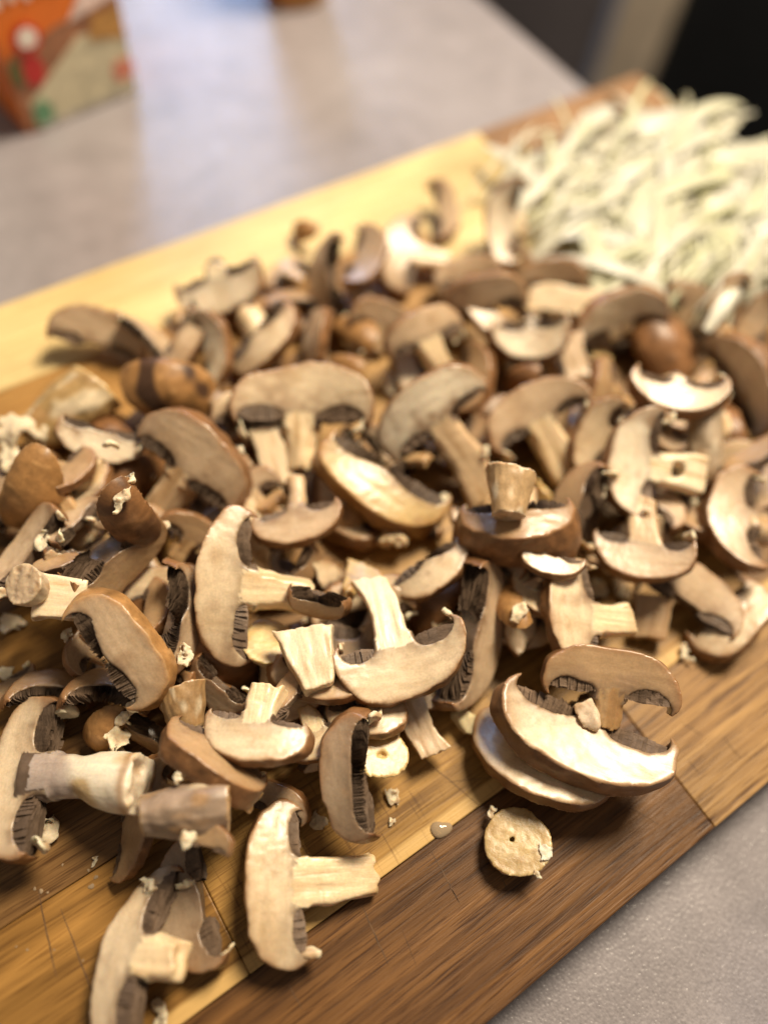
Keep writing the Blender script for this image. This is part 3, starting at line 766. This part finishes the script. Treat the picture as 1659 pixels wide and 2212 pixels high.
poly2 = [(0, 1040), (330, 800), (640, 690), (900, 560), (1120, 560), (1500, 720), (1655, 900), (1640, 1180), (1480, 1300), (1180, 1400), (980, 1480), (840, 1600), (620, 1690), (400, 1640), (300, 1560), (60, 1330), (0, 1250)]
FRG = []
for i in range(14):
    SEED[0] += 1
    kw = dict(tone=rf.choice(['beige', 'tan', 'cream', 'cream', 'yellow']), h=1 / 26, L=rf.uniform(.7, 1.1), veil=.3, chop=(rf.uniform(0, 6.28), rf.uniform(-.25, .25)), stem=rf.random() < .6)
    FRG.append((slice_geo(SEED[0], **kw), SEED[0]))
nf = 0
FL = ['broken mushroom bit wedged between slices of the heap']
while nf < 60:
    x, y = rf.uniform(0, 1659), rf.uniform(540, 1830)
    if not inpoly(x, y, poly2): continue
    geo, sd = FRG[nf % 14]; ref = np.concatenate([v[0] for k, v in geo.items() if k != 'gills']).mean(0)
    put('mushroom_fragment', geo, 'frag%d' % sd, x, y, 120 * (.5 + .5 * y / 1600) * rf.uniform(.7, 1.0), rf.uniform(-180, 180), .8, rf.uniform(-40, 40), rf.uniform(-40, 40), ref,
        FL[0], 'mushroom piece', 'broken bits wedged in the heap', .3)
    nf += 1

# extra slices filling the heap between the main ones
for (x, y, w_, a_, tn, bb, lb) in [
    (1500, 650, 135, 120, 'beige', -30, 'pinkish slice in the far right back row touching the onion'), (1600, 765, 175, 200, 'tan', 40, 'tan slice behind the long white strip at right'),
    (1645, 1050, 160, -160, 'beige', -20, 'beige slice at the right edge above the C-shaped slice'), (1560, 1000, 160, 70, 'cream', -15, 'cream slice right of the upright grey stem'),
    (1500, 1120, 165, -40, 'tan', -25, 'tan slice under the C-shaped slice at right'), (1300, 740, 150, 80, 'beige', 45, 'beige slice with gills left of the big brown end cut'),
    (1300, 840, 160, 20, 'tan', -40, 'brown backed slice behind the arching beige slice'), (1220, 860, 140, 100, 'beige', -20, 'slice in the gap right of the small round end cut'),
    (830, 690, 160, 110, 'beige', -30, 'beige slice behind the long fluted stem'), (640, 655, 150, 60, 'tan', 40, 'tan slice with gills in the back row, left of centre'),
    (545, 680, 150, -40, 'beige', -20, 'beige slice in the back row right of the white slice'), (430, 690, 130, 160, 'tan', 45, 'small tan slice with gills under the white back slice'),
    (870, 985, 140, 30, 'tan', 40, 'dark gilled slice between the bean-shaped and the tall slice'), (1040, 1120, 140, -80, 'beige', -15, 'beige slice left under the upside down half mushroom'),
    (1150, 1280, 160, -20, 'cream', -20, 'cream slice left behind the square stem slice'), (1080, 1200, 150, 140, 'tan', -30, 'tan slice above the slice on edge'),
    (640, 1240, 150, -160, 'tan', 40, 'tan slice with gills right under the big upright slice'), (560, 1170, 150, 80, 'beige', -30, 'beige slice under the upside down thin-stemmed slice'),
    (700, 1480, 170, -70, 'beige', -20, 'beige slice under the cone-shaped chip'), (620, 1510, 150, 30, 'tan', 30, 'tan slice right of the broken-stem slice'),
    (330, 1310, 160, 170, 'tan', -30, 'tan slice behind the comb of gills'), (160, 1130, 150, 30, 'beige', 30, 'beige slice left above the gill fan'),
    (150, 1020, 150, -150, 'tan', -25, 'tan slice below the half cap with white face'), (330, 890, 150, 60, 'beige', 30, 'beige slice below the bruised wide end cut'),
    (1420, 920, 150, -60, 'beige', -20, 'beige slice behind the brightest slice'), (1010, 960, 150, 200, 'tan', -20, 'tan slice under the long stem at centre back'),
    (760, 980, 130, -20, 'beige', 40, 'beige slice right of the T-shaped stem'), (1240, 980, 150, 110, 'tan', -35, 'brown slice below the arching beige slice'),
    (500, 1690, 170, 40, 'tan', 35, 'tan slice with gills under the brown slice on edge'), (600, 1735, 150, 100, 'beige', -20, 'beige slice left of the dark grey slice, low on the board'),
    (330, 1690, 150, 20, 'tan', -30, 'tan slice in the dark gap above the wet stem'), (250, 1655, 140, 150, 'beige', 30, 'beige slice under the whole round stem'),
    (480, 1555, 160, 170, 'beige', -20, 'beige slice left under the broken-stem slice'), (350, 1470, 150, 60, 'tan', 40, 'tan slice with gills below the diagonal beige slice'),
    (690, 1600, 160, -110, 'cream', -15, 'cream slice left behind the dark grey slice'), (900, 1485, 150, -60, 'beige', -20, 'beige slice right under the centre slice'),
    (180, 1400, 130, 20, 'tan', -25, 'small tan slice in the board gap at left'), (120, 1230, 150, 80, 'tan', 40, 'tan slice with gills behind the pale stem block'),
    (420, 1150, 150, 130, 'tan', -25, 'tan slice left behind the big upright slice'), (540, 1050, 140, 60, 'beige', -15, 'beige slice right of the grey beige slice'),
    (1330, 1180, 150, 40, 'beige', 35, 'gilled beige slice left of the broad upright stem'), (1500, 1020, 140, -30, 'tan', -20, 'tan slice right of the slit stem'),
    (1010, 590, 150, 80, 'beige', -20, 'beige slice in the back row below the white slice'), (1110, 560, 130, 150, 'tan', -30, 'tan slice in the back row under the white slice by the onion'),
    (620, 590, 120, 40, 'beige', 30, 'small beige slice on the pale stave behind the heap'), (1000, 660, 140, 30, 'tan', 35, 'dark gilled slice right of the fluted stem'),
    (1180, 760, 140, 60, 'tan', -35, 'brown slice below the flat cream slice'), (1420, 1090, 150, 150, 'beige', 20, 'beige slice under the slit stem at right')]:
    SL(x, y, w_, a_, lb, m=.6, b=bb, g=random.Random(x).uniform(-25, 25), tone=tn, stem=random.Random(y).random() < .35, L=.8, h=1 / 26, q=.25, gills=1.2)

# back of the heap
OC(655, 500, 85, -80, 'small ochre cap offcut alone on the pale back stave', skin='ochre')
SL(955, 455, 140, 175, 'blurred beige slice at the far back, leaning beside a dark gill gap', tone='beige', stem=False)
SL(868, 545, 200, 8, 'pinkish beige slice standing tall behind the heap, stem pointing right', tone='beige', L=.9)
SL(786, 560, 165, -165, 'grey slice with a dark hollow at the back of the heap', tone='grey', stem=False, g=20, skin='brown')
SL(712, 605, 190, 0, 'pale slice on edge with dark gills beside the grey slice', tone='beige', b=50, stem=False)
SL(1090, 480, 178, 4, 'white slice with a dark gill pocket touching the onion pile', tone='white', L=.35, veil=1)
SL(480, 622, 200, -112, 'white slice with two dark gill spots near the pale back edge', tone='white', L=.3, m=.3, gills=.8, g=-15)
SL(215, 725, 205, 108, 'blurred beige slice arching over dark gills at the left back', tone='beige', stem=False, ya=-.1, yb=.2)
SL(325, 740, 150, 150, 'thin torn slice on edge behind the spotted end cut', tone='beige', b=55, stem=False)
SL(400, 735, 155, -160, 'pinkish slice leaning behind the spotted end cut', tone='beige', stem=False)
OC(740, 790, 110, -70, 'lower of two smooth ochre end cuts behind the T-shaped slice', skin='ochre')
OC(762, 712, 145, 130, 'upper smooth ochre brown end cut with a straight cut edge', skin='ochre')
SL(682, 735, 170, 180, 'narrow slice on edge left of the smooth ochre end cut', b=-50, tone='beige', stem=False)
SL(572, 738, 195, -128, 'cream slice with brown skin on its right, stem upright', tone='cream', ya=0, yb=.3, L=.6, m=.3)
SL(458, 755, 165, 178, 'narrow white slice on edge with brown skin on its right', b=-38, tone='white', stem=False, ya=0, yb=.25)
SL(1060, 690, 170, -40, 'pinkish flat slice behind the stacked pale slices', tone='beige', stem=False, m=.7)
SL(1050, 640, 190, 78, 'long beige slice slanting up towards the onion, gills dark beneath', tone='beige', stem=False, b=-35)
SL(1195, 600, 145, 95, 'small slice with curled white rim near the onion', tone='beige', stem=False, b=-30, veil=1)
ST(1218, 648, 150, 62, -172, 'pale cut stem lying across the back slices', half=True, tone='cream')
SL(915, 715, 190, 66, 'beige slice with a long fluted stem pointing down right', tone='beige', L=1.45, rs=.30, stem_tone='cream')
SL(1022, 815, 170, 185, 'brownish slice on edge behind the bright tall slice', b=-45, tone='tan', stem=False)
OC(1120, 822, 110, -90, 'small round brown end cut under the stacked pale slices', skin='brown')
ST(1237, 770, 100, 55, 75, 'beige stem chip beside the stacked pale slices', half=True, tone='beige')
SL(1146, 728, 178, -96, 'cream slice lying flat with brown skin rim facing front', tone='white', ya=.0, yb=.32, L=.3, m=.75, b=12, veil=1)
SL(1570, 665, 150, 10, 'blurred beige slice at the right back below the onion', tone='beige', stem=False, veil=1)
SL(1640, 700, 160, 30, 'blurred pinkish slice at the right edge below the onion', tone='beige', stem=False)
SL(1650, 820, 190, 40, 'brown skinned slice at the right edge behind the white strip', tone='tan', stem=False, skin='brown', ya=.2, yb=.5)
OC(1418, 742, 215, 152, 'large smooth brown end cut at the right back', skin='brown', m=.2, ya=.45, Ht=.8, g=14)
SL(1335, 682, 215, 86, 'white slice lying nearly flat against the big brown end cut', tone='white', b=-42, L=.3, veil=1)
ST(1520, 960, 170, 75, 95, 'upright grey stem under the bowl-shaped slice at the right', tone='beige', half=False, skin=(.42, .32, .22))
SL(1460, 852, 212, -82, 'bowl-shaped cream slice below the big brown end cut', tone='cream', ya=-.05, yb=.3, L=.25, m=.45, veil=1)
SL(1612, 825, 260, 152, 'long white strip of slice on edge at the right edge', tone='white', b=-58, stem=False, ya=-.1, yb=.15)
SL(1640, 985, 170, 60, 'torn brown slice with frilled rim at the right edge', tone='tan', stem=False, veil=1, b=50)
CR(845, 832, 62, 'ruffled brown and white scrap right of the T-shaped slice')
# middle
QDEF[0] = .18
OC(384, 845, 235, -88, 'wide brown end cut with dark bruises left of the T-shaped slice', skin='ochre', bruise=.9, g=22, m=.25, ya=.35)
ST(140, 895, 190, 110, 145, 'yellow brown stem lying blurred at the left edge', tone='yellow', skin=(.42, .27, .11))
CR(45, 925, 130, 'big frayed white scrap at the left edge beside the yellow stem', amp=.6)
CR(20, 985, 80, 'white frayed scrap hanging below the yellow stem at left', amp=.6)
SL(222, 950, 180, -68, 'half cap with white cut face and brown bowl beneath', tone='white', ya=-.55, yb=.0, L=.2, m=.6, b=10, stem=False)
SL(548, 905, 190, 100, 'slice peeking out behind the left side of the T-shaped slice', tone='cream', stem=False)
SL(1290, 945, 190, 12, 'cream slice tucked left behind the bright slice with a slit stem', tone='cream', L=.5)
SL(930, 885, 268, 50, 'bright tall slice with long stem pointing down right, centre back', tone='white', q=.1, L=1.55, rs=.27, ya=-.12, yb=.18, stem_tone='beige', stem_bend=.06)
SL(1152, 885, 245, 60, 'beige slice with arching cap and thick stem right of the centre', tone='beige', q=.1, L=1.2, rs=.3, stem_tone='cream')
ST(590, 985, 135, 66, 72, 'pale stem slanting down below the T-shaped slice', tone='cream', half=True)
SL(645, 1130, 200, -93, 'upside down slice with thin stem up, under the T-shaped slice', tone='beige', L=1.1, rs=.2)
SL(650, 860, 312, 92, 'T-shaped slice with dark gills both sides, stem straight down', tone='cream', L=.92, rs=.24, q=.1, b=-4, gills=1.2, Ht=.6, veil=.4)
OC(62, 1062, 205, -150, 'smooth ochre end cut with a sharp edge at the left edge', skin='ochre', m=.3)
SL(425, 985, 290, 128, 'grey beige slice with gill hole and brown skin on its right', tone='beige', ya=-.05, yb=.28, L=.9, b=-24, q=.1, stem_tone='beige')
SL(250, 1200, 240, -135, 'underside of a cap with dark fan of gills at the left', tone='tan', b=52, ya=-.28, yb=.3, stem=False, gills=1.3, m=.5)
OC(285, 1120, 195, -35, 'brown wet end cut with white torn flesh on its top', skin='brown', m=.3, veil=1, bruise=.5)
CR(262, 1080, 60, 'white torn flesh on the brown wet end cut', amp=.6)
SL(55, 1195, 235, 28, 'slim slice with rim curling over at the left edge', tone='beige', b=45, stem=False, veil=1)
ST(130, 1292, 105, 98, 5, 'short pale stem block on the left under the gill fan', half=True, tone='cream')
ST(62, 1268, 40, 82, 15, 'brown ringed stem slice leaning on the pale stem block', half=False, tone='beige', b=-55)
CR(90, 1170, 55, 'white scrap on the slim slice near the left edge')
CR(20, 1345, 75, 'torn pale scrap at the left edge above the board gap', amp=.55)
SL(20, 1480, 120, -120, 'small brown slice cut off by the left edge', tone='tan', stem=False)
CR(15, 1455, 55, 'white scrap at the left edge on the small brown slice')
SL(380, 1345, 275, 184, 'narrow slice on edge showing a comb of dark gills', b=60, tone='beige', stem=False, ya=.1, yb=.35, gills=1.3)
SL(105, 1490, 190, 92, 'left of two strip-like slices with dark gills below', tone='tan', stem=False, ya=.35, yb=.6, b=35, gills=1.2, veil=0)
SL(228, 1495, 195, 96, 'right of two strip-like slices with dark gills below', tone='tan', stem=False, ya=.35, yb=.6, b=35, gills=1.2, veil=0)
SL(262, 1395, 295, 150, 'beige slice lying diagonally with orange skin edge on its right', tone='beige', ya=.05, yb=.36, stem=False, b=-18, q=.12, skin='ochre')
SL(470, 1485, 160, -50, 'olive grey slice with fine gills behind the broken-stem slice', tone='grey', stem=False, b=40, gills=1.3)
SL(485, 1260, 345, 2, 'big upright cream slice with square stem pointing right', tone='cream', L=.98, rs=.24, gills=.9, Ht=.56, veil=.2, q=.1, b=-8)
ST(400, 1530, 95, 85, 80, 'smooth brown stem stub below the comb of gills', tone='tan', skin=(.36, .22, .10))
SL(690, 1300, 140, -90, 'small cap underside with thin dark gills left of the torn stem', tone='tan', b=42, ya=-.05, yb=.5, stem=False, gills=1.4)
ST(582, 1395, 38, 108, 100, 'yellowish round stem slice with dark centre in mid heap', tone='yellow', b=-62, disc=True)
ST(672, 1420, 140, 100, 78, 'cone-shaped translucent stem chip below the big upright slice', half=True, tone='cream', taper=.45, b=15)
SL(552, 1592, 245, -80, 'broad cream slice dome down with a broken bent stem', tone='cream', L=.75, rs=.3, q=.1, veil=0, gills=.7, stem_bend=.2)
SL(335, 1590, 150, -50, 'fan of fine dark gills beside the brown slice on edge', tone='tan', b=62, stem=False, gills=1.3, ya=-.2, yb=.3)
SL(455, 1645, 255, -58, 'brown slice on edge slanting below the smooth stem stub', tone='tan', b=-55, stem=False, ya=-.3, yb=.1, gills=1.3)
SL(935, 1235, 200, -130, 'plain tan slice tilted behind the torn stem of the centre slice', tone='cream', ya=.1, yb=.34, stem=False, m=.2)
SL(1260, 1090, 190, 25, 'cap piece open to a dark gill hollow with white frill', tone='tan', b=45, ya=-.5, yb=.25, stem=False, gills=1.3, veil=1)
OC(770, 1120, 110, -90, 'brown end cut peeking out under the yellow bean-shaped slice', skin='ochre', q=.5)
SL(1118, 1145, 278, -90, 'half mushroom upside down, brown rounded front, stem stub up', tone='tan', b=-30, ya=-.2, yb=.5, q=.1, L=.75, rs=.3, skin='brown', m=.35, stem_tone='beige')
ST(1100, 1068, 105, 88, 92, 'brown streaked stem stub standing on the upside down half', tone='beige', skin=(.50, .33, .17), b=8, q=.1)
SL(818, 1045, 315, -57, 'yellow brown bean-shaped slice with a saw edge of gills', tone='yellow', ya=.02, yb=.33, stem=False, gills=1.0, skin='ochre', Ht=.66, m=.2, q=.08, veil=.4)
SL(1375, 1000, 250, 10, 'brightest cream slice with a slit stem pointing right', tone='white', L=1.15, rs=.3, hole=1.9, q=.08, veil=1)
SL(1588, 1120, 245, 8, 'C-shaped slice with dark gills at the right edge', tone='beige', L=.5, g=-15, ya=-.05, yb=.25)
SL(1588, 1340, 220, -140, 'smooth plain pale slice flat on the board at the right', tone='cream', ya=.34, yb=.5, stem=False, gills=.15, m=.95, veil=0, Hb=.75)
SL(1490, 1280, 245, 118, 'pinkish slice with curved gill band on the plain pale slice', tone='beige', ya=-.1, yb=.12, stem=False, m=.8, veil=.9, gills=1.1)
SL(1388, 1195, 215, -88, 'upside down beige slice with broad stem up, right of centre', tone='beige', q=.1, L=1.05, rs=.32, veil=.3)
SL(1190, 1215, 135, -70, 'pale slice wedged under the upside down half mushroom', tone='cream', stem=False)
OC(1105, 1305, 130, -20, 'orange brown wet piece behind the slice on edge', skin='ochre')
CR(1120, 1320, 60, 'pale frayed scrap on the orange brown wet piece')
SL(1240, 1330, 262, 2, 'grey cream slice with square stem pointing right', tone='cream', L=.88, rs=.26, veil=1, q=.14, m=.6, ya=-.12, yb=.14)
ST(1402, 1332, 95, 82, 100, 'thin translucent brown stem chip beside the square stem', half=True, tone='tan')
CR(1290, 1270, 62, 'curled white veil scrap above the square stem')
CR(1345, 1285, 42, 'small round pale scrap between the two right slices')
SL(1320, 1458, 302, 93, 'brown streaky slice with short stem down, above the front slice', tone='tan', L=.62, rs=.22, ya=-.12, yb=.18, m=.7, g=2, Ht=.6, stem_tone='tan', q=.16, b=-18)
CR(1478, 1415, 46, 'pointed white scrap right of the brown streaky slice', amp=.6)
SL(1165, 1640, 320, -58, 'slice hidden under the big front slice, edge showing left', tone='cream', stem=False, m=.95, ya=-.1, yb=.15)
ST(900, 1560, 150, 62, -115, 'pale stem strip poking out below the centre slice', half=True, tone='beige')
CR(1000, 1552, 80, 'small flat greenish pale chip on the board', tone=(.55, .45, .26), flat=.35, amp=.2)
SL(795, 1545, 180, -100, 'cream slice peeking out below the centre slice', tone='cream', stem=False, m=.8)
ST(832, 1632, 34, 105, 90, 'yellow round stem slice behind the dark grey slice', tone='yellow', b=-75, disc=True, hole=.12)
SL(1022, 1375, 330, 182, 'slim slice on edge right of the centre, gills facing left', b=55, tone='beige', stem=False, ya=-.05, yb=.25, gills=1.2, m=.3)
SL(868, 1425, 302, -104, 'centre slice dome down with a torn stem reaching up left', tone='cream', L=1.25, rs=.25, stem_bend=-.12, veil=1, ya=-.12, yb=.12, stem_tone='white', q=.08, b=-10)
SL(1252, 1602, 402, -69, 'biggest slice at the front right, white face and brown rim', tone='cream', L=.32, rs=.24, ya=-.02, yb=.26, m=.75, g=2, veil=.7, Ht=.64, gills=.9, b=-14, q=.1)
CR(1268, 1545, 95, 'thin translucent stem scrap on the biggest front slice', flat=.3, tone=(.6, .46, .32), amp=.25)
SL(748, 1680, 290, -6, 'dark grey brown slice with a strip of wet gills on its right', tone='grey', ya=.15, yb=.45, stem=False, gills=1.2, Ht=.55, b=20, q=.12)
# front left
QDEF[0] = .28
SL(285, 1800, 190, 185, 'thin tan slice under the dark stem at the left front', tone='tan', b=-50, stem=False)
ST(402, 1752, 185, 118, -8, 'dark wet stem lying at the left front', tone='tan', skin=(.33, .235, .165), taper=-.1, q=.2)
OC(217, 1580, 150, 30, 'small brown end cut with black bruises and torn white side', skin='ochre', bruise=.9, veil=1)
CR(255, 1600, 75, 'torn white flesh beside the small bruised end cut', amp=.6)
SL(62, 1680, 345, 0, 'left slice with a whole round stem lying to the right', tone='cream', full_stem=True, q=.2, L=1.35, b=30, rs=.31, ya=-.1, yb=.18, veil=1, gills=1.1, stem_tone='white', stem_bend=.05)
SL(452, 1815, 120, 110, q=.5, label= 'small brown slice wedged left of the front slice', tone='tan', stem=False)
SL(418, 1955, 275, -28, 'dark grey slice with a frilled white edge, lower left', tone='grey', ya=-.12, yb=.14, b=14, m=.6, q=.14, stem=False, gills=1.5, veil=1)
SL(598, 1908, 322, -4, 'front slice with wrinkled face and thick split stem pointing right', tone='cream', L=1.15, rs=.29, ya=-.12, yb=.14, veil=.8, rough=1.6, m=.8, g=2, q=.22, Ht=.62, b=-12)
SL(282, 2062, 355, 4, 'lowest left slice standing tall with gills on its right', tone='cream', m=.6, q=.18, L=.6, b=28, rs=.22, ya=-.1, yb=.16, veil=1, gills=1.2, Ht=.5)
# loose on the board
QDEF[0] = .12
ST(1110, 1822, 42, 138, 100, 'round stem slice with a hole lying alone on the board', m=.95, b=-84, tone='honey', disc=True, hole=.10, flute=.015, bulge=.05, h=1 / 22, q=.02, taper=.05, skin=(.62, .50, .34))
CR(1178, 1838, 52, 'white fringe at the right of the lone round stem slice', tone=(.82, .74, .58))
CR(1160, 1888, 26, 'tiny round crumb below the lone round stem slice')
CR(1062, 1755, 34, 'tiny curled crumb above the lone round stem slice')
for (x, y, w_, lb) in [(400, 1412, 52, 'white scrap below the comb of gills'), (268, 1548, 48, 'white square scrap near the bruised end cut'), (380, 1682, 36, 'small curled white scrap in the dark gap'),
                       (405, 1815, 50, 'white scrap on the dark wet stem'), (850, 1722, 46, 'white scrap on the board right of the dark grey slice'), (846, 1775, 26, 'smaller white scrap below it by the dark grey slice'),
                       (145, 1372, 36, 'white crumb in the board gap at the left'), (205, 1862, 22, 'tiny crumb in wet juice on the board'), (100, 1790, 80, 'brown tipped white scrap at the foot of the left slice'),
                       (325, 1920, 55, 'white flake at the top of the lowest left slice'), (345, 2192, 55, 'white scrap at the bottom edge by the lowest slice'), (690, 1775, 60, 'torn cream scrap below the dark grey slice'),
                       (1045, 975, 40, 'small white scrap under the bright tall slice'), (520, 970, 26, 'tiny white ring scrap beside the grey beige slice'), (985, 725, 45, 'pale scrap beside the long fluted stem'),
                       (1300, 1060, 40, 'white frill scrap on the dark gill hollow'), (1395, 1100, 30, 'tiny scrap on top of the broad upright stem')]:
    CR(x, y, w_, lb, amp=.5)

# ------------------------------------------------------------------ juice on the board
jm, nt, b = mat('mushroom_juice'); b.inputs['Base Color'].default_value = (.75, .55, .35, 1); b.inputs['Transmission Weight'].default_value = .6; b.inputs['Roughness'].default_value = .03; b.inputs['IOR'].default_value = 1.34
def drop_mesh(seed, flat):
    V = []; Q = []; n_ = 20; rg = random.Random(seed)
    ph = [rg.uniform(0, 6.3) for _ in range(3)]
    for j in range(7):
        t = j / 6
        for i in range(n_):
            a = 2 * math.pi * i / n_; rr = math.cos(t * math.pi / 2 * .995) * (1 + .16 * math.sin(2 * a + ph[0]) + .1 * math.sin(3 * a + ph[1]))
            V.append((rr * math.cos(a), rr * math.sin(a), flat * math.sin(t * math.pi / 2)))
    for j in range(6):
        for i in range(n_): Q.append((j * n_ + i, j * n_ + (i + 1) % n_, (j + 1) * n_ + (i + 1) % n_, (j + 1) * n_ + i))
    return make_mesh('drop', np.array(V), Q, None, jm)
dms = [drop_mesh(k, .35) for k in range(4)]
for i, (x, y, w_) in enumerate([(76, 1920, 7), (90, 1925, 9), (104, 1928, 5), (36, 2045, 4), (60, 2052, 5), (118, 2052, 4), (180, 2075, 4), (136, 1868, 5), (198, 1915, 12), (208, 1895, 9), (192, 1880, 6), (382, 2102, 4), (520, 1700, 5), (590, 1690, 4), (640, 1705, 4)]):
    o = link('juice_drop', dms[i % 4]); P_ = at(x, y); o.location = (P_[0], P_[1], .00002)
    k_ = w_ / 2 * .19 / FPX; o.scale = (k_, k_, k_); o.rotation_euler[2] = i
    tag(o, 'tiny clear juice droplet glinting on the board', 'droplet', 'juice droplets on the board')
o = link('juice_drop', drop_mesh(9, .45)); P_ = at(952, 1792); o.location = (P_[0], P_[1], .00002); k_ = 19 * .2 / FPX; o.scale = (k_ * 1.2, k_, k_)
tag(o, 'large glassy juice drop on the board near the round stem slice', 'droplet')

# ------------------------------------------------------------------ onion
om, nt, b = mat('onion_flesh')
oi = N(nt, 'ShaderNodeObjectInfo')
c = ramp(nt, oi.outputs['Random'], [(0, (.86, .84, .76)), (.5, (.85, .83, .70)), (.85, (.80, .80, .56)), (1, (.87, .85, .79))])
fn = noise(nt, mapping(nt, (30, 300, 300)), 1.0, 3); c = mix(nt, c, ramp(nt, fn, [(.3, g3(.88)), (.7, g3(1.05))]), 1.0, 'MULTIPLY')
nt.links.new(c, b.inputs['Base Color']); b.inputs['Roughness'].default_value = .3; b.inputs['Subsurface Weight'].default_value = .8
b.inputs['Subsurface Radius'].default_value = (1, .9, .6); b.inputs['Subsurface Scale'].default_value = .008
tr = N(nt, 'ShaderNodeBsdfTranslucent'); nt.links.new(c, tr.inputs['Color']); ms = N(nt, 'ShaderNodeMixShader'); ms.inputs[0].default_value = .5
out = nt.nodes['Material Output']; nt.links.new(b.outputs[0], ms.inputs[1]); nt.links.new(tr.outputs[0], ms.inputs[2]); nt.links.new(ms.outputs[0], out.inputs['Surface'])
b.inputs['Subsurface Weight'].default_value = 0.0
def onion_geo(seed):
    rg = random.Random(seed); ang = rg.uniform(.8, 1.9); Ln = 1.0; rho = 2 * Ln / ang; w_ = rg.choice((rg.uniform(.018, .05), rg.uniform(.018, .05), rg.uniform(.018, .05), rg.uniform(.10, .16))); t_ = rg.uniform(.006, .011)
    V = []; nu, ns = 22, 10; tw = rg.uniform(-.7, .7)
    for i in range(nu):
        u = i / (nu - 1); a = (u - .5) * ang; tp = max(.12, math.sin(math.pi * min(max(u, .02), .98)) ** .35)
        cx, cz = rho * math.sin(a), rho * math.cos(a) - rho
        for j in range(ns):
            q = 2 * math.pi * j / ns; yy_ = math.cos(q) * w_ * tp; rr = math.sin(q) * t_ * tp - .8 * yy_ * yy_
            tq = tw * (u - .5); y2 = yy_ * math.cos(tq) - rr * math.sin(tq); r2 = yy_ * math.sin(tq) + rr * math.cos(tq)
            V.append((cx + r2 * math.sin(a), y2, cz + r2 * math.cos(a)))
    Q = [(i * ns + j, i * ns + (j + 1) % ns, (i + 1) * ns + (j + 1) % ns, (i + 1) * ns + j) for i in range(nu - 1) for j in range(ns)]
    V = np.array(V); return V, np.array(Q)
OG = [onion_geo(300 + k) for k in range(14)]
OM = [make_mesh('onion_strip', v * .022, q_, None, om) for v, q_ in OG]
opoly = [(1075, 350), (1180, 305), (1330, 290), (1440, 250), (1530, 290), (1640, 375), (1740, 455), (1740, 640), (1560, 640), (1420, 625), (1290, 610), (1200, 540), (1130, 420)]
ro = random.Random(77); k_ = 0
pk = (1480, 430)
while k_ < 290:
    x, y = ro.uniform(1040, 1750), ro.uniform(215, 650)
    sh = max(.0, (k_ - 130) / 160) * .25
    if not inpoly(x, y, opoly): continue
    x += (pk[0] - x) * sh; y += (pk[1] - y) * sh
    v, q_ = OG[k_ % 14]
    al = ro.choice([ro.gauss(150, 18), ro.gauss(120, 25), ro.uniform(0, 180)])
    rot = basis(x, y, al, .9, 0, 0)
    rot = np.stack([rot[:, 2], np.cross(rot[:, 1], rot[:, 2]), rot[:, 1]], 1)
    a = ro.uniform(-.25, .25); ca, sa = math.cos(a), math.sin(a)
    rot = rot @ np.array([[1, 0, 0], [0, ca, -sa], [0, sa, ca]]) @ np.array([[math.cos(a * .6), 0, math.sin(a * .6)], [0, 1, 0], [-math.sin(a * .6), 0, math.cos(a * .6)]])
    if np.linalg.det(rot) < 0: rot[:, 1] *= -1
    sc, loc = settle(v, rot, np.array([0, 0, -.2]), x, y, ro.uniform(100, 200), .4)
    org = loc - rot @ (np.array([0, 0, -.2]) * sc)
    o = link('onion_strip', OM[k_ % 14]); mt = Matrix.Identity(4)
    for i in range(3):
        for j in range(3): mt[i][j] = rot[i, j] * sc / .022
        mt[i][3] = org[i]
    o.matrix_world = mt
    tag(o, 'thin white onion strip in the blurred pile at the right back', 'onion strip', 'sliced onion strips in a pile')
    k_ += 1
